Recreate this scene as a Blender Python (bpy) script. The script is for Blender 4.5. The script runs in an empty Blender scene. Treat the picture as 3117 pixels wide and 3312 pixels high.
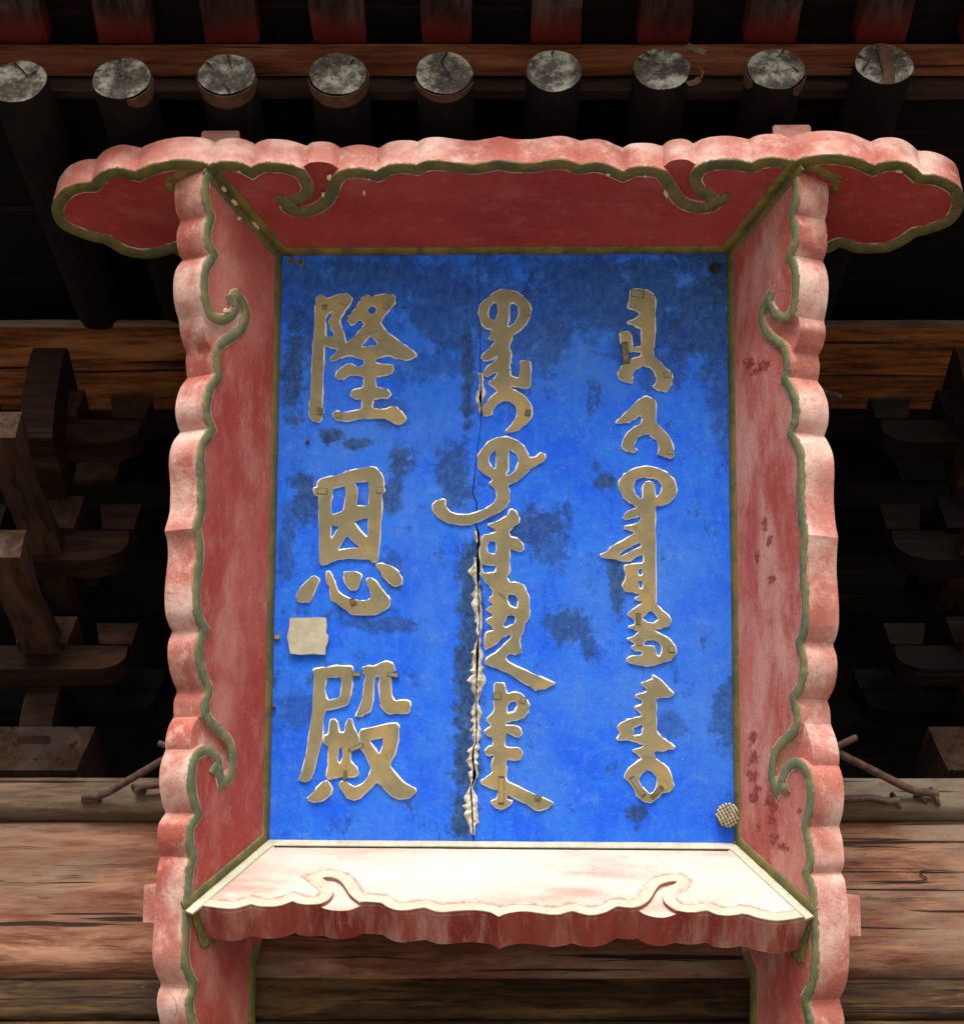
import bpy, bmesh, math, random
from mathutils import Vector, Matrix
from mathutils.geometry import tessellate_polygon
R = math.radians
rnd = random.Random(7)
scene = bpy.context.scene
COL = scene.collection

# ------------------------------------------------------------------ camera
F_PX, W_PX, H_PX = 6000.0, 3117.0, 3312.0
PITCH = R(40)
EYE = Vector((0, 0, 1.6))
cam_d = bpy.data.cameras.new('camera')
cam = bpy.data.objects.new('camera', cam_d)
COL.objects.link(cam)
cam_d.sensor_fit = 'HORIZONTAL'
cam_d.sensor_width = 36
cam_d.lens = 36 * F_PX / W_PX
cam_d.clip_start, cam_d.clip_end = 0.05, 500
cam.location = EYE
cam.rotation_euler = (R(90) + PITCH, 0, 0)
scene.camera = cam
CAM_M = Matrix.Translation(EYE) @ cam.rotation_euler.to_matrix().to_4x4()

# ------------------------------------------------------------------ sky, sun, exposure
SUN_EL, SUN_AZ = 40, -10
world = bpy.data.worlds.new('World')
scene.world = world
world.use_nodes = True
wn = world.node_tree.nodes
sky = wn.new('ShaderNodeTexSky')
sky.sky_type = 'NISHITA'
sky.sun_disc = False
sky.sun_elevation = R(SUN_EL)
sky.sun_rotation = R(180 + SUN_AZ)
sky.air_density, sky.dust_density, sky.ozone_density = 1.0, 6.0, 0.6
hsv = wn.new('ShaderNodeHueSaturation')
hsv.inputs['Saturation'].default_value = 0.45
world.node_tree.links.new(sky.outputs[0], hsv.inputs['Color'])
world.node_tree.links.new(hsv.outputs[0], wn['Background'].inputs['Color'])
wn['Background'].inputs['Strength'].default_value = 0.06
sun_d = bpy.data.lights.new('sun', 'SUN')
sun_d.energy = 1.5
sun_d.angle = R(22)
sun_d.color = (1.0, 0.95, 0.87)
sun = bpy.data.objects.new('sun', sun_d)
COL.objects.link(sun)
sun.location = (-3, -8, 10)
sun.rotation_euler = (R(90 - SUN_EL), 0, R(SUN_AZ))
vs = scene.view_settings
vs.view_transform, vs.look, vs.gamma = 'Standard', 'None', 1
vs.exposure = 1.47

# ------------------------------------------------------------------ pixel geometry helpers
def ray(px, py):
    d = Vector(((px - W_PX / 2) / F_PX, -(py - H_PX / 2) / F_PX, -1))
    return (CAM_M.to_3x3() @ d)
def at(px, py, Y):
    """point of the photograph's pixel on the upright plane at distance Y"""
    d = ray(px, py)
    return EYE + d * (Y / d.y)
def px2(ox, oy, w, W, s):
    """points written in an enlarged crop -> segments of photograph pixels"""
    k = w / W
    segs = []
    for part in s.split('|'):
        segs.append([(ox + float(a) * k, oy + float(b) * k) for a, b in (p.split(',') for p in part.split())])
    return segs

# ------------------------------------------------------------------ scene helpers
def link(name, me, mats, parent=None):
    o = bpy.data.objects.new(name, me)
    COL.objects.link(o)
    for m in (mats if isinstance(mats, (list, tuple)) else [mats]):
        me.materials.append(m)
    if parent is not None:
        o.parent = parent
    return o
def tag(o, label=None, cat=None, group=None, kind=None):
    for k, v in (('label', label), ('category', cat), ('group', group), ('kind', kind)):
        if v: o[k] = v
    return o
def empty(name, m=None):
    o = bpy.data.objects.new(name, None)
    COL.objects.link(o)
    o.empty_display_size = 0.1
    if m is not None: o.matrix_world = m
    return o
def finish(bm, name, mats, parent=None, sharp=35, smooth=True):
    bmesh.ops.recalc_face_normals(bm, faces=bm.faces)
    if smooth:
        lim = R(sharp)
        for f in bm.faces: f.smooth = True
        for e in bm.edges:
            if len(e.link_faces) == 2:
                e.smooth = e.calc_face_angle(0) < lim
            else:
                e.smooth = False
    me = bpy.data.meshes.new(name)
    bm.to_mesh(me)
    bm.free()
    return link(name, me, mats, parent)
def box_bm(bm, lo, hi, M=None, mi=0, taper=None):
    vs_ = []
    for z in (0, 1):
        for x, y in ((0, 0), (1, 0), (1, 1), (0, 1)):
            p = Vector((hi[0] if x else lo[0], hi[1] if y else lo[1], hi[2] if z else lo[2]))
            if taper and z == 0:
                c = Vector(((lo[0] + hi[0]) / 2, (lo[1] + hi[1]) / 2, p.z))
                p = Vector((c.x + (p.x - c.x) * taper, c.y + (p.y - c.y) * taper, p.z))
            vs_.append(bm.verts.new(M @ p if M else p))
    fs = []
    for idx in ((0, 3, 2, 1), (4, 5, 6, 7), (0, 1, 5, 4), (1, 2, 6, 5), (2, 3, 7, 6), (3, 0, 4, 7)):
        f = bm.faces.new([vs_[i] for i in idx])
        f.material_index = mi
        fs.append(f)
    return vs_, fs
def box(name, lo, hi, mat, parent=None, bevel=0.0, M=None, taper=None, seg=2):
    bm = bmesh.new()
    box_bm(bm, lo, hi, M, 0, taper)
    if bevel:
        bmesh.ops.bevel(bm, geom=bm.edges[:], offset=bevel, segments=seg, profile=0.6, affect='EDGES')
    return finish(bm, name, mat, parent, sharp=50)
def catmull(pts, n=4):
    if len(pts) < 3: return [tuple(p) for p in pts]
    P = [Vector(p) for p in pts]
    P = [P[0] * 2 - P[1]] + P + [P[-1] * 2 - P[-2]]
    out = []
    for i in range(1, len(P) - 2):
        a, b, c, d = P[i - 1:i + 3]
        for k in range(n):
            t = k / n
            out.append(tuple(0.5 * ((2 * b) + (c - a) * t + (2 * a - 5 * b + 4 * c - d) * t * t + (3 * b - a - 3 * c + d) * t ** 3)))
    out.append(tuple(P[-2]))
    return out
def chaikin(pts):
    out = []
    n = len(pts)
    for i in range(n):
        a, b = Vector(pts[i]), Vector(pts[(i + 1) % n])
        out += [tuple(a * .85 + b * .15), tuple(a * .15 + b * .85)]
    return out
def area(p):
    return 0.5 * sum(p[i][0] * p[(i + 1) % len(p)][1] - p[(i + 1) % len(p)][0] * p[i][1] for i in range(len(p)))
def dedupe(p, eps=1e-5):
    out = []
    for q in p:
        if not out or (Vector(q) - Vector(out[-1])).length > eps: out.append(tuple(q))
    return out
def tube_bm(bm, pts, rad, seg=10, cap=True, mi=0):
    rings = []
    P = [Vector(p) for p in pts]
    up = Vector((0.13, 0.31, 0.94))
    for i, p in enumerate(P):
        t = (P[min(i + 1, len(P) - 1)] - P[max(i - 1, 0)]).normalized()
        a = t.cross(up).normalized(); b = t.cross(a)
        r = rad[i] if isinstance(rad, (list, tuple)) else rad
        rings.append([bm.verts.new(p + (a * math.cos(2 * math.pi * k / seg) + b * math.sin(2 * math.pi * k / seg)) * r) for k in range(seg)])
    for A, B in zip(rings, rings[1:]):
        for k in range(seg):
            bm.faces.new((A[k], A[(k + 1) % seg], B[(k + 1) % seg], B[k])).material_index = mi
    if cap:
        bm.faces.new(rings[0]).material_index = mi
        bm.faces.new(rings[-1][::-1]).material_index = mi

# ------------------------------------------------------------------ materials
class Mat:
    def __init__(self, name, rough=0.75, spec=0.3):
        self.m = bpy.data.materials.new(name)
        self.m.use_nodes = True
        self.nt = self.m.node_tree
        self.bsdf = self.nt.nodes['Principled BSDF']
        self.bsdf.inputs['Roughness'].default_value = rough
        self.bsdf.inputs['Specular IOR Level'].default_value = spec
        tc = self.nt.nodes.new('ShaderNodeTexCoord')
        self.co = tc.outputs['Object']
        self.height = None
    def L(self, a, b): self.nt.links.new(a, b)
    def mapping(self, scale=(1, 1, 1), loc=(0, 0, 0), rot=(0, 0, 0)):
        n = self.nt.nodes.new('ShaderNodeMapping')
        n.inputs['Scale'].default_value = scale
        n.inputs['Location'].default_value = loc
        n.inputs['Rotation'].default_value = rot
        self.L(self.co, n.inputs['Vector'])
        return n.outputs[0]
    def noise(self, scale=5, detail=6, rough=.6, vec=None, dist=0.0, stretch=(1, 1, 1), loc=(0, 0, 0)):
        n = self.nt.nodes.new('ShaderNodeTexNoise')
        n.inputs['Scale'].default_value = scale
        n.inputs['Detail'].default_value = detail
        n.inputs['Roughness'].default_value = rough
        n.inputs['Distortion'].default_value = dist
        self.L(vec or self.mapping(stretch, loc), n.inputs['Vector'])
        return n.outputs['Fac']
    def voro(self, scale=20, feature='F1', stretch=(1, 1, 1), loc=(0, 0, 0)):
        n = self.nt.nodes.new('ShaderNodeTexVoronoi')
        n.feature = feature
        n.inputs['Scale'].default_value = scale
        self.L(self.mapping(stretch, loc), n.inputs['Vector'])
        return n.outputs['Distance']
    def ramp(self, fac, lo, hi):
        n = self.nt.nodes.new('ShaderNodeMapRange')
        n.interpolation_type = 'SMOOTHSTEP'
        n.inputs['From Min'].default_value = lo
        n.inputs['From Max'].default_value = hi
        self.L(fac, n.inputs['Value'])
        return n.outputs['Result']
    def raw(self, op, a, b):
        o = self.math(op, a, b)
        o.node.use_clamp = False
        return o
    def math(self, op, a, b):
        n = self.nt.nodes.new('ShaderNodeMath')
        n.operation = op
        n.use_clamp = op in ('ADD', 'MULTIPLY', 'SUBTRACT')
        for i, v in enumerate((a, b)):
            if isinstance(v, (int, float)): n.inputs[i].default_value = v
            else: self.L(v, n.inputs[i])
        return n.outputs[0]
    def mix(self, fac, a, b):
        n = self.nt.nodes.new('ShaderNodeMix')
        n.data_type = 'RGBA'
        for i, v in ((0, fac), (6, a), (7, b)):
            if isinstance(v, (int, float)): n.inputs[i].default_value = v
            elif isinstance(v, tuple): n.inputs[i].default_value = (*v, 1)
            else: self.L(v, n.inputs[i])
        return n.outputs[2]
    def bump(self, h, dist=0.002, strength=1.0):
        n = self.nt.nodes.new('ShaderNodeBump')
        n.inputs['Distance'].default_value = dist
        n.inputs['Strength'].default_value = strength
        self.L(h, n.inputs['Height'])
        if self.height is not None: self.L(self.height, n.inputs['Normal'])
        self.height = n.outputs[0]
        self.L(self.height, self.bsdf.inputs['Normal'])
    def edge(self, radius=.004, lo=.02, hi=.25):
        """mask of worn convex edges"""
        b = self.nt.nodes.new('ShaderNodeBevel')
        b.samples = 4
        b.inputs['Radius'].default_value = radius
        g = self.nt.nodes.new('ShaderNodeNewGeometry')
        d = self.nt.nodes.new('ShaderNodeVectorMath')
        d.operation = 'DOT_PRODUCT'
        self.L(b.outputs[0], d.inputs[0])
        self.L(g.outputs['Normal'], d.inputs[1])
        return self.ramp(self.math('SUBTRACT', 1.0, d.outputs['Value']), lo, hi)
    def blotch(self, items, wob, lo=.65, hi=1.25):
        X, Y = self.pos(0), self.pos(1)
        tot = None
        for (u, v, ru, rv, k) in items:
            du = self.raw('MULTIPLY', self.raw('SUBTRACT', X, u), 1 / ru); dv = self.raw('MULTIPLY', self.raw('SUBTRACT', Y, v), 1 / rv)
            d = self.raw('SQRT', self.raw('ADD', self.raw('MULTIPLY', du, du), self.raw('MULTIPLY', dv, dv)), 0)
            f = self.math('MULTIPLY', self.ramp(self.raw('ADD', d, wob), hi, lo), k)
            tot = f if tot is None else self.raw('MAXIMUM', tot, f)
        return tot
    def out(self, c): self.L(c, self.bsdf.inputs['Base Color']); return self.m
    def pos(self, axis):
        n = self.nt.nodes.new('ShaderNodeSeparateXYZ')
        self.L(self.co, n.inputs[0])
        return n.outputs[axis]

def red_paint(name, deep, mid, pale, pale_amt=(.5, .75), grain=(1, 1, 1), loc=(0, 0, 0), speck=.66, edge=True, pale_k=.8, scars=None):
    m = Mat(name, .62, .35)
    n1 = m.noise(2.6, 6, .55, stretch=grain, loc=loc, dist=.2)
    n2 = m.noise(5.5, 9, .60, stretch=grain, loc=(loc[0] + 5, loc[1], loc[2] + 2), dist=.2)
    n3 = m.noise(130, 4, .7, loc=loc)
    c = m.mix(m.ramp(n1, .38, .66), deep, mid)
    c = m.mix(m.math('MULTIPLY', m.ramp(n2, *pale_amt), pale_k), c, pale)
    c = m.mix(m.math('MULTIPLY', m.ramp(m.noise(17, 6, .65, stretch=grain, loc=(2, loc[1], 4)), .52, .72), pale_k * .55), c, pale)
    c = m.mix(m.math('MULTIPLY', m.ramp(n3, .56, .72), .36), c, pale)
    c = m.mix(m.math('MULTIPLY', m.ramp(n3, .44, .32), .4), c, tuple(v * .55 for v in deep))
    c = m.mix(m.math('MULTIPLY', m.ramp(m.noise(70, 5, .75, loc=(3, 1, 7), stretch=grain), speck - .03, speck + .03), .75), c, (.045, .02, .018))
    ck = m.ramp(m.voro(16, 'DISTANCE_TO_EDGE', stretch=grain, loc=loc), .0, .012)
    ckm = m.math('MULTIPLY', m.math('SUBTRACT', 1.0, ck), m.ramp(m.noise(4, 3, loc=(9, 9, 1)), .52, .62))
    c = m.mix(m.math('MULTIPLY', ckm, .55), c, (.05, .02, .018))
    if scars:
        wob = m.raw('ADD', m.raw('MULTIPLY', m.raw('SUBTRACT', m.noise(26, 7, .75), .5), 4.2), m.raw('MULTIPLY', m.raw('SUBTRACT', n3, .5), 1.5))
        sc_ = m.blotch(scars, wob, .55, 1.05)
        c = m.mix(sc_, c, m.mix(m.ramp(n3, .42, .6), (.15, .018, .012), (.30, .055, .035)))
    if edge: c = m.mix(m.math('MULTIPLY', m.edge(.0035), m.ramp(n2, .4, .6)), c, (.72, .6, .5))
    ch = m.noise(34, 7, .74, loc=(loc[0], 2, 2), stretch=grain)
    c = m.mix(m.math('MULTIPLY', m.ramp(ch, .44, .30), .55), c, deep)
    c = m.mix(m.math('MULTIPLY', m.ramp(ch, .60, .74), .45 * pale_k), c, tuple(min(.9, v * 1.25) for v in pale))
    m.bump(n2, .008, .5)
    m.bump(ch, .004, .7)
    m.bump(n3, .0015, .7)
    return m.out(c)
def trim_paint(name, a, b, c3, edge=(.62, .56, .42)):
    m = Mat(name, .6, .35)
    n1 = m.noise(14, 6, .65, dist=.5)
    n2 = m.noise(60, 5, .7)
    c = m.mix(m.ramp(n1, .4, .62), a, b)
    c = m.mix(m.math('MULTIPLY', m.ramp(n2, .5, .68), .6), c, c3)
    c = m.mix(m.math('MULTIPLY', m.edge(.003, .01, .2), m.ramp(n2, .42, .56)), c, edge)
    c = m.mix(m.ramp(m.noise(26, 3, .5, loc=(4, 4, 4)), .76, .79), c, (.62, .48, .28))
    m.bump(n2, .002, .6)
    return m.out(c)
def wood(name, dark, mid, light, axis=0, grey=(.16, .14, .11), grey_amt=(.55, .75), scale=1.0, crack=(.02, .01, .008), loc=(0, 0, 0), foot=None):
    m = Mat(name, .8, .2)
    st = [22.0, 22.0, 22.0]; st[axis] = 2.4
    st2 = [9.0, 9.0, 9.0]; st2[axis] = 1.5
    g1 = m.noise(2.4 * scale, 9, .74, stretch=tuple(st), loc=loc, dist=.25)
    g2 = m.noise(1.1 * scale, 8, .68, stretch=tuple(st2), loc=(loc[0] + 3, loc[1] + 8, loc[2]), dist=.6)
    c = m.mix(m.ramp(g1, .34, .66), dark, mid)
    c = m.mix(m.math('MULTIPLY', m.ramp(g2, .48, .68), .9), c, light)
    n3 = m.noise(2.2 * scale, 6, .65, stretch=(1, 1, 1) if axis != 0 else (.35, 1, 1), loc=(1, loc[1], 6))
    c = m.mix(m.math('MULTIPLY', m.ramp(n3, *grey_amt), .85), c, grey)
    ck = m.ramp(m.noise(1.0 * scale, 3, .5, stretch=tuple(34.0 if v == 22.0 else .7 for v in st), loc=(7, 2, 3)), .635, .665)
    c = m.mix(ck, c, crack)
    fl = m.ramp(m.noise(70, 5, .75, stretch=tuple(1.0 if v == 22.0 else .22 for v in st)), .60, .72)
    dk = m.ramp(m.noise(60, 6, .78, stretch=tuple(1.0 if v == 22.0 else .2 for v in st), loc=(2, 5, 1)), .44, .32)
    c = m.mix(m.math('MULTIPLY', dk, .8), c, dark)
    c = m.mix(m.math('MULTIPLY', fl, .6), c, grey)
    if foot:
        c = m.mix(m.math('MULTIPLY', m.ramp(m.raw('ADD', m.pos(1), m.raw('MULTIPLY', m.raw('SUBTRACT', n3, .5), .25)), foot[0], foot[1]), .85), c, foot[2])
    m.bump(g1, .006, .6)
    m.bump(m.math('SUBTRACT', 1.0, ck), .006, .8)
    return m.out(c)

MAT = {}
MAT['face_top'] = red_paint('deep red lacquer', (.28, .022, .016), (.35, .042, .033), (.43, .125, .105), (.50, .80), (1, 1.6, 1.6), edge=False, pale_k=.6)
MAT['face_side'] = red_paint('faded red lacquer', (.31, .042, .030), (.41, .10, .078), (.52, .26, .21), (.44, .74), (1.7, .8, 1.7), edge=False, pale_k=.6)
MAT['edge'] = red_paint('sun-bleached pink lacquer', (.38, .088, .062), (.52, .19, .15), (.78, .54, .47), (.40, .72), (1, 1, 1), speck=.69, pale_k=1.0)
MAT['edge_shaded'] = red_paint('shaded red lacquer edge', (.26, .030, .022), (.40, .085, .065), (.56, .30, .24), (.44, .68), (3, .6, 1), edge=True)  # edge lacquer darkened in colour for the shade on the downward face
MAT['face_bottom'] = red_paint('bleached pale lacquer', (.40, .24, .195), (.50, .41, .35), (.55, .50, .44), (.36, .6), (.5, 3, 1), speck=.69, edge=False)
MAT['trim'] = trim_paint('olive green trim', (.072, .080, .028), (.15, .115, .026), (.20, .155, .04))
MAT['trim_side'] = trim_paint('grey green trim', (.10, .125, .065), (.19, .165, .065), (.23, .225, .125))
MAT['trim_gold'] = trim_paint('ochre trim', (.085, .072, .018), (.20, .135, .022), (.25, .175, .035))
MAT['trim_pale'] = trim_paint('bleached trim', (.38, .36, .27), (.47, .44, .34), (.28, .27, .19), (.55, .51, .42))
MAT['wood_beam'] = wood('red brown beam wood', (.080, .027, .014), (.19, .072, .040), (.32, .165, .10), 0, (.22, .155, .11), (.46, .66), scale=1.35)
MAT['wood_ledge'] = wood('grey weathered ledge wood', (.085, .050, .030), (.20, .135, .088), (.28, .165, .095), 0, (.235, .205, .160), (.44, .62), scale=1.3)
MAT['wood_low'] = wood('brown lower beam wood', (.012, .006, .003), (.062, .030, .010), (.14, .08, .03), 0, (.10, .08, .055), (.55, .75), scale=1.35)
MAT['wood_eave'] = wood('orange eave beam wood', (.06, .015, .004), (.32, .105, .027), (.50, .20, .065), 0, (.018, .008, .004), (.54, .64))
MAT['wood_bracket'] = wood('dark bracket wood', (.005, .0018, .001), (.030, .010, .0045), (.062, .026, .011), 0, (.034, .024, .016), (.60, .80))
MAT['wood_bracket_shade'] = wood('shade-darkened bracket wood', (.0015, .0007, .0005), (.007, .0022, .001), (.018, .007, .003), 0, (.008, .006, .004), (.60, .80))  # bracket wood copied darker, painting the black shade on the right set
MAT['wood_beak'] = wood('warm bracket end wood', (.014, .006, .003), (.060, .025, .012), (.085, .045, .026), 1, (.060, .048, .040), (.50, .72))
MAT['wood_dark'] = wood('shade-black wood', (.0020, .0014, .0012), (.004, .0026, .002), (.006, .0036, .003), 0, (.005, .0045, .004), (.55, .75))  # near-black colour puts the deep shade under the eave into the wood
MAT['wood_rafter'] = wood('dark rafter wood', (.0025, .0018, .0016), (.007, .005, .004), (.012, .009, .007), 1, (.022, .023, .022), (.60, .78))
MAT['wood_fly'] = wood('stained flying rafter wood', (.012, .006, .005), (.055, .024, .018), (.10, .060, .046), 1, (.13, .125, .12), (.54, .74), foot=(-1.50, -1.375, (.16, .012, .008)))
MAT['wood_boarding'] = wood('dark red roof boarding', (.003, .0015, .0014), (.012, .005, .004), (.03, .010, .007), 0, (.02, .016, .014), (.58, .76))
MAT['wood_batten'] = wood('orange batten wood', (.07, .016, .006), (.20, .058, .020), (.29, .12, .055), 0, (.09, .055, .04), (.55, .72))
MAT['wood_board'] = wood('dark brown board wood', (0.0200, 0.0096, 0.0064), (0.0480, 0.0240, 0.0160), (0.0680, 0.0400, 0.0288), 0, (0.0560, 0.0440, 0.0360), (.55, .75))

def blue_paint():
    m = Mat('peeling ultramarine paint', .7, .25)
    big = m.noise(2.0, 6, .60, dist=.2, loc=(1.3, 4.1, 0))
    mid = m.noise(6.5, 9, .72, dist=.1)
    rough = m.noise(17, 9, .78, loc=(3, 3, 1))
    vst = m.noise(9, 8, .72, stretch=(4.5, .5, 1), loc=(1, 9, 2))
    gran = m.noise(48, 7, .80, loc=(5, 2, 1), stretch=(1.2, .8, 1))
    fine = m.noise(120, 5, .75)
    c = m.mix(m.ramp(mid, .36, .62), (.005, .105, .80), (.018, .165, .80))
    c = m.mix(m.math('MULTIPLY', m.ramp(big, .46, .66), .5), c, (.065, .21, .68))
    c = m.mix(m.math('MULTIPLY', m.ramp(rough, .52, .68), .5), c, (.11, .25, .70))
    c = m.mix(m.math('MULTIPLY', m.ramp(gran, .55, .70), .36), c, (.20, .34, .74))
    c = m.mix(m.math('MULTIPLY', m.ramp(gran, .46, .32), .5), c, (.004, .055, .42))
    c = m.mix(m.math('MULTIPLY', m.ramp(vst, .54, .70), .45), c, (.004, .06, .48))
    c = m.mix(m.math('MULTIPLY', m.ramp(vst, .44, .32), .30), c, (.10, .25, .74))
    # grime in ragged patches, plus broad ones painting the shade at the panel's top
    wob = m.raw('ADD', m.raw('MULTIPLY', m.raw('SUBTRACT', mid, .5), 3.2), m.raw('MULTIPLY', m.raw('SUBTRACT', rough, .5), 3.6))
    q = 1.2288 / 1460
    tot = m.blotch([(*panel(px, py), rx * q, ry * q, k) for (px, py, rx, ry, k) in STAINS_AND_SHADE], wob)
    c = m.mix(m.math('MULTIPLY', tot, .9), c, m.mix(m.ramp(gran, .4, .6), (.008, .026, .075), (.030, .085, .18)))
    gr = m.math('MULTIPLY', m.ramp(m.noise(11, 9, .76, loc=(0, 3, 3), stretch=(1.3, .8, 1)), .565, .66), .75)
    c = m.mix(gr, c, (.012, .045, .16))
    c = m.mix(m.math('MULTIPLY', m.ramp(fine, .62, .72), .65), c, (.50, .57, .70))
    c = m.mix(m.math('MULTIPLY', m.ramp(fine, .34, .26), .6), c, (.006, .03, .13))
    c = m.mix(m.math('MULTIPLY', m.ramp(m.noise(38, 8, .82, loc=(8, 8, 8)), .665, .70), .85), c, (.60, .58, .53))
    m.bump(mid, .006, .5)
    m.bump(rough, .004, .7)
    m.bump(gran, .0025, .8)
    return m.out(c)
def gold_paint():
    m = Mat('dull gilded lettering', .55, .4)
    n1 = m.noise(9, 6, .6, loc=(4, 2, 0)); n2 = m.noise(70, 5, .7); n3 = m.noise(5, 5, .6, loc=(0, 9, 0), stretch=(1, .8, 1))
    c = m.mix(m.ramp(n1, .4, .62), (.205, .175, .090), (.265, .22, .115))
    c = m.mix(m.math('MULTIPLY', m.ramp(n3, .49, .66), .8), c, (.40, .275, .10))
    c = m.mix(m.math('MULTIPLY', m.ramp(n2, .55, .72), .4), c, (.20, .20, .13))
    c = m.mix(m.math('MULTIPLY', m.ramp(m.noise(40, 6, .75, loc=(6, 1, 4)), .60, .70), .5), c, (.11, .085, .04))
    c = m.mix(m.ramp(m.noise(55, 5, .8, loc=(1, 6, 4)), .69, .74), c, (.50, .44, .32))
    ck = m.ramp(m.voro(17, 'DISTANCE_TO_EDGE', stretch=(.7, 1.7, 1), loc=(2, 1, 0)), .0, .010)
    c = m.mix(m.math('MULTIPLY', m.math('SUBTRACT', 1.0, ck), m.math('MULTIPLY', m.ramp(n3, .40, .55), .6)), c, (.06, .045, .02))
    m.bump(n2, .0015, .6)
    return m.out(c)
def gesso():
    m = Mat('white gesso', .85, .2)
    n = m.noise(60, 5, .7); n2 = m.noise(28, 5, .7, loc=(3, 3, 3))
    c = m.mix(m.ramp(n2, .33, .43), (.14, .20, .38), (.82, .79, .70))
    c = m.mix(m.math('MULTIPLY', m.ramp(n, .58, .72), .7), c, (.40, .34, .22))
    m.bump(n, .003, .8)
    return m.out(c)
def lip():
    m = Mat('curled white ground layer', .85, .2)
    n = m.noise(50, 5, .7, stretch=(1, .4, 1))
    c = m.mix(m.ramp(n, .44, .64), (.70, .66, .56), (.34, .29, .20))
    c = m.mix(m.ramp(m.noise(38, 4, .6, loc=(1, 5, 3), stretch=(1.6, .5, 1)), .64, .68), c, (.05, .04, .03))
    m.bump(n, .006, .8)
    return m.out(c)
def endgrain():
    m = Mat('weathered rafter end grain', .85, .2)
    oi = m.nt.nodes.new('ShaderNodeObjectInfo')
    ad = m.nt.nodes.new('ShaderNodeVectorMath'); ad.operation = 'ADD'
    sc = m.nt.nodes.new('ShaderNodeVectorMath'); sc.operation = 'SCALE'
    cb = m.nt.nodes.new('ShaderNodeCombineXYZ')
    for i in range(3): m.L(oi.outputs['Random'], cb.inputs[i])
    sc.inputs['Scale'].default_value = 37.0
    m.L(cb.outputs[0], sc.inputs[0])
    m.L(m.co, ad.inputs[0]); m.L(sc.outputs[0], ad.inputs[1])
    m.co = ad.outputs[0]
    n1 = m.noise(22, 8, .72, dist=.25); n2 = m.noise(90, 5, .75); n3 = m.noise(9, 4, .6, loc=(5, 5, 5))
    c = m.mix(m.ramp(n1, .40, .60), (.09, .078, .066), (.37, .36, .30))
    c = m.mix(m.math('MULTIPLY', m.ramp(n3, .44, .56), .85), c, (.040, .028, .023))
    c = m.mix(m.math('MULTIPLY', m.ramp(m.noise(45, 8, .8, loc=(2, 6, 5)), .52, .60), .7), c, (.03, .026, .022))
    c = m.mix(m.math('MULTIPLY', m.ramp(n2, .55, .68), .6), c, (.36, .34, .30))
    m.bump(n1, .006, .7); m.bump(n2, .002, .7)
    return m.out(c)
def plain(name, c, c2, rough=.7, sc=20, metal=0.0):
    m = Mat(name, rough, .3)
    n = m.noise(sc, 6, .68)
    m.bsdf.inputs['Metallic'].default_value = metal
    m.bump(n, .003, .6)
    return m.out(m.mix(m.ramp(n, .38, .64), c, c2))
MAT['gold'] = gold_paint()
MAT['gesso'] = gesso()
MAT['lip'] = lip()
MAT['end'] = endgrain()
MAT['crack'] = plain('dark crack', (.008, .007, .006), (.016, .013, .01), .9)
MAT['iron'] = plain('rust brown iron', (.055, .028, .02), (.12, .066, .050), .65, 35)
MAT['strap'] = plain('faded brown strap', (.055, .025, .014), (.10, .048, .030), .8, 30)
MAT['clip'] = plain('tarnished brass clip', (.10, .075, .035), (.20, .15, .075), .5, 60)
MAT['clip_dark'] = plain('dark clip rim', (.06, .046, .024), (.11, .085, .042), .6, 60)
MAT['plate'] = plain('pale grey gilt plate', (.42, .38, .27), (.52, .47, .36), .6, 30)
MAT['void'] = plain('dark void behind the panel', (.004, .004, .004), (.007, .006, .006), .95)
MAT['cane'] = plain('cream woven wire', (.62, .56, .42), (.40, .33, .2), .6, 80)
MAT['net_dark'] = plain('dark wire net', (.05, .045, .035), (.12, .105, .08), .6, 80)
MAT['flake'] = plain('cream bare ground', (.66, .50, .28), (.74, .62, .42), .85, 60)
MAT['pink_line'] = plain('worn pink paint line', (.50, .20, .16), (.66, .42, .36), .7, 40)
MAT['worn'] = plain('pale worn line', (.26, .07, .055), (.66, .50, .38), .8, 24)
MAT['bruise'] = plain('raw red scar', (.15, .018, .012), (.26, .05, .03), .7, 60)
MAT['ground'] = plain('pale grey stone paving', (.24, .23, .21), (.33, .31, .28), .9, 1.5)

# ------------------------------------------------------------------ plaque frame
PW, PH, KF = 1.2288, 1.5994, 0.15855
NF = KF * math.tan(R(57))
Rp = Matrix(((0.999292, 0.006256, -0.037108), (-0.000817, 0.989462, 0.144793), (0.037623, -0.14466, 0.988766)))
PL = CAM_M @ (Matrix.Translation((0.054123, -0.079027, -5.0)) @ Rp.to_4x4())
PLI = PL.inverted()
EYE_L = PLI @ EYE
def loc_ray(px, py): return PLI.to_3x3() @ ray(px, py)
def on_plane(px, py, p0, n):
    d = loc_ray(px, py)
    return EYE_L + d * ((p0 - EYE_L).dot(n) / d.dot(n))
def panel(px, py, z=0.0):
    p = on_plane(px, py, Vector((0, 0, z)), Vector((0, 0, 1)))
    return (p.x, p.y)

plaque = empty('plaque', PL)
tag(plaque, 'large blue name plaque in a scalloped red wooden frame hung under the eaves', 'plaque')

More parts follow.
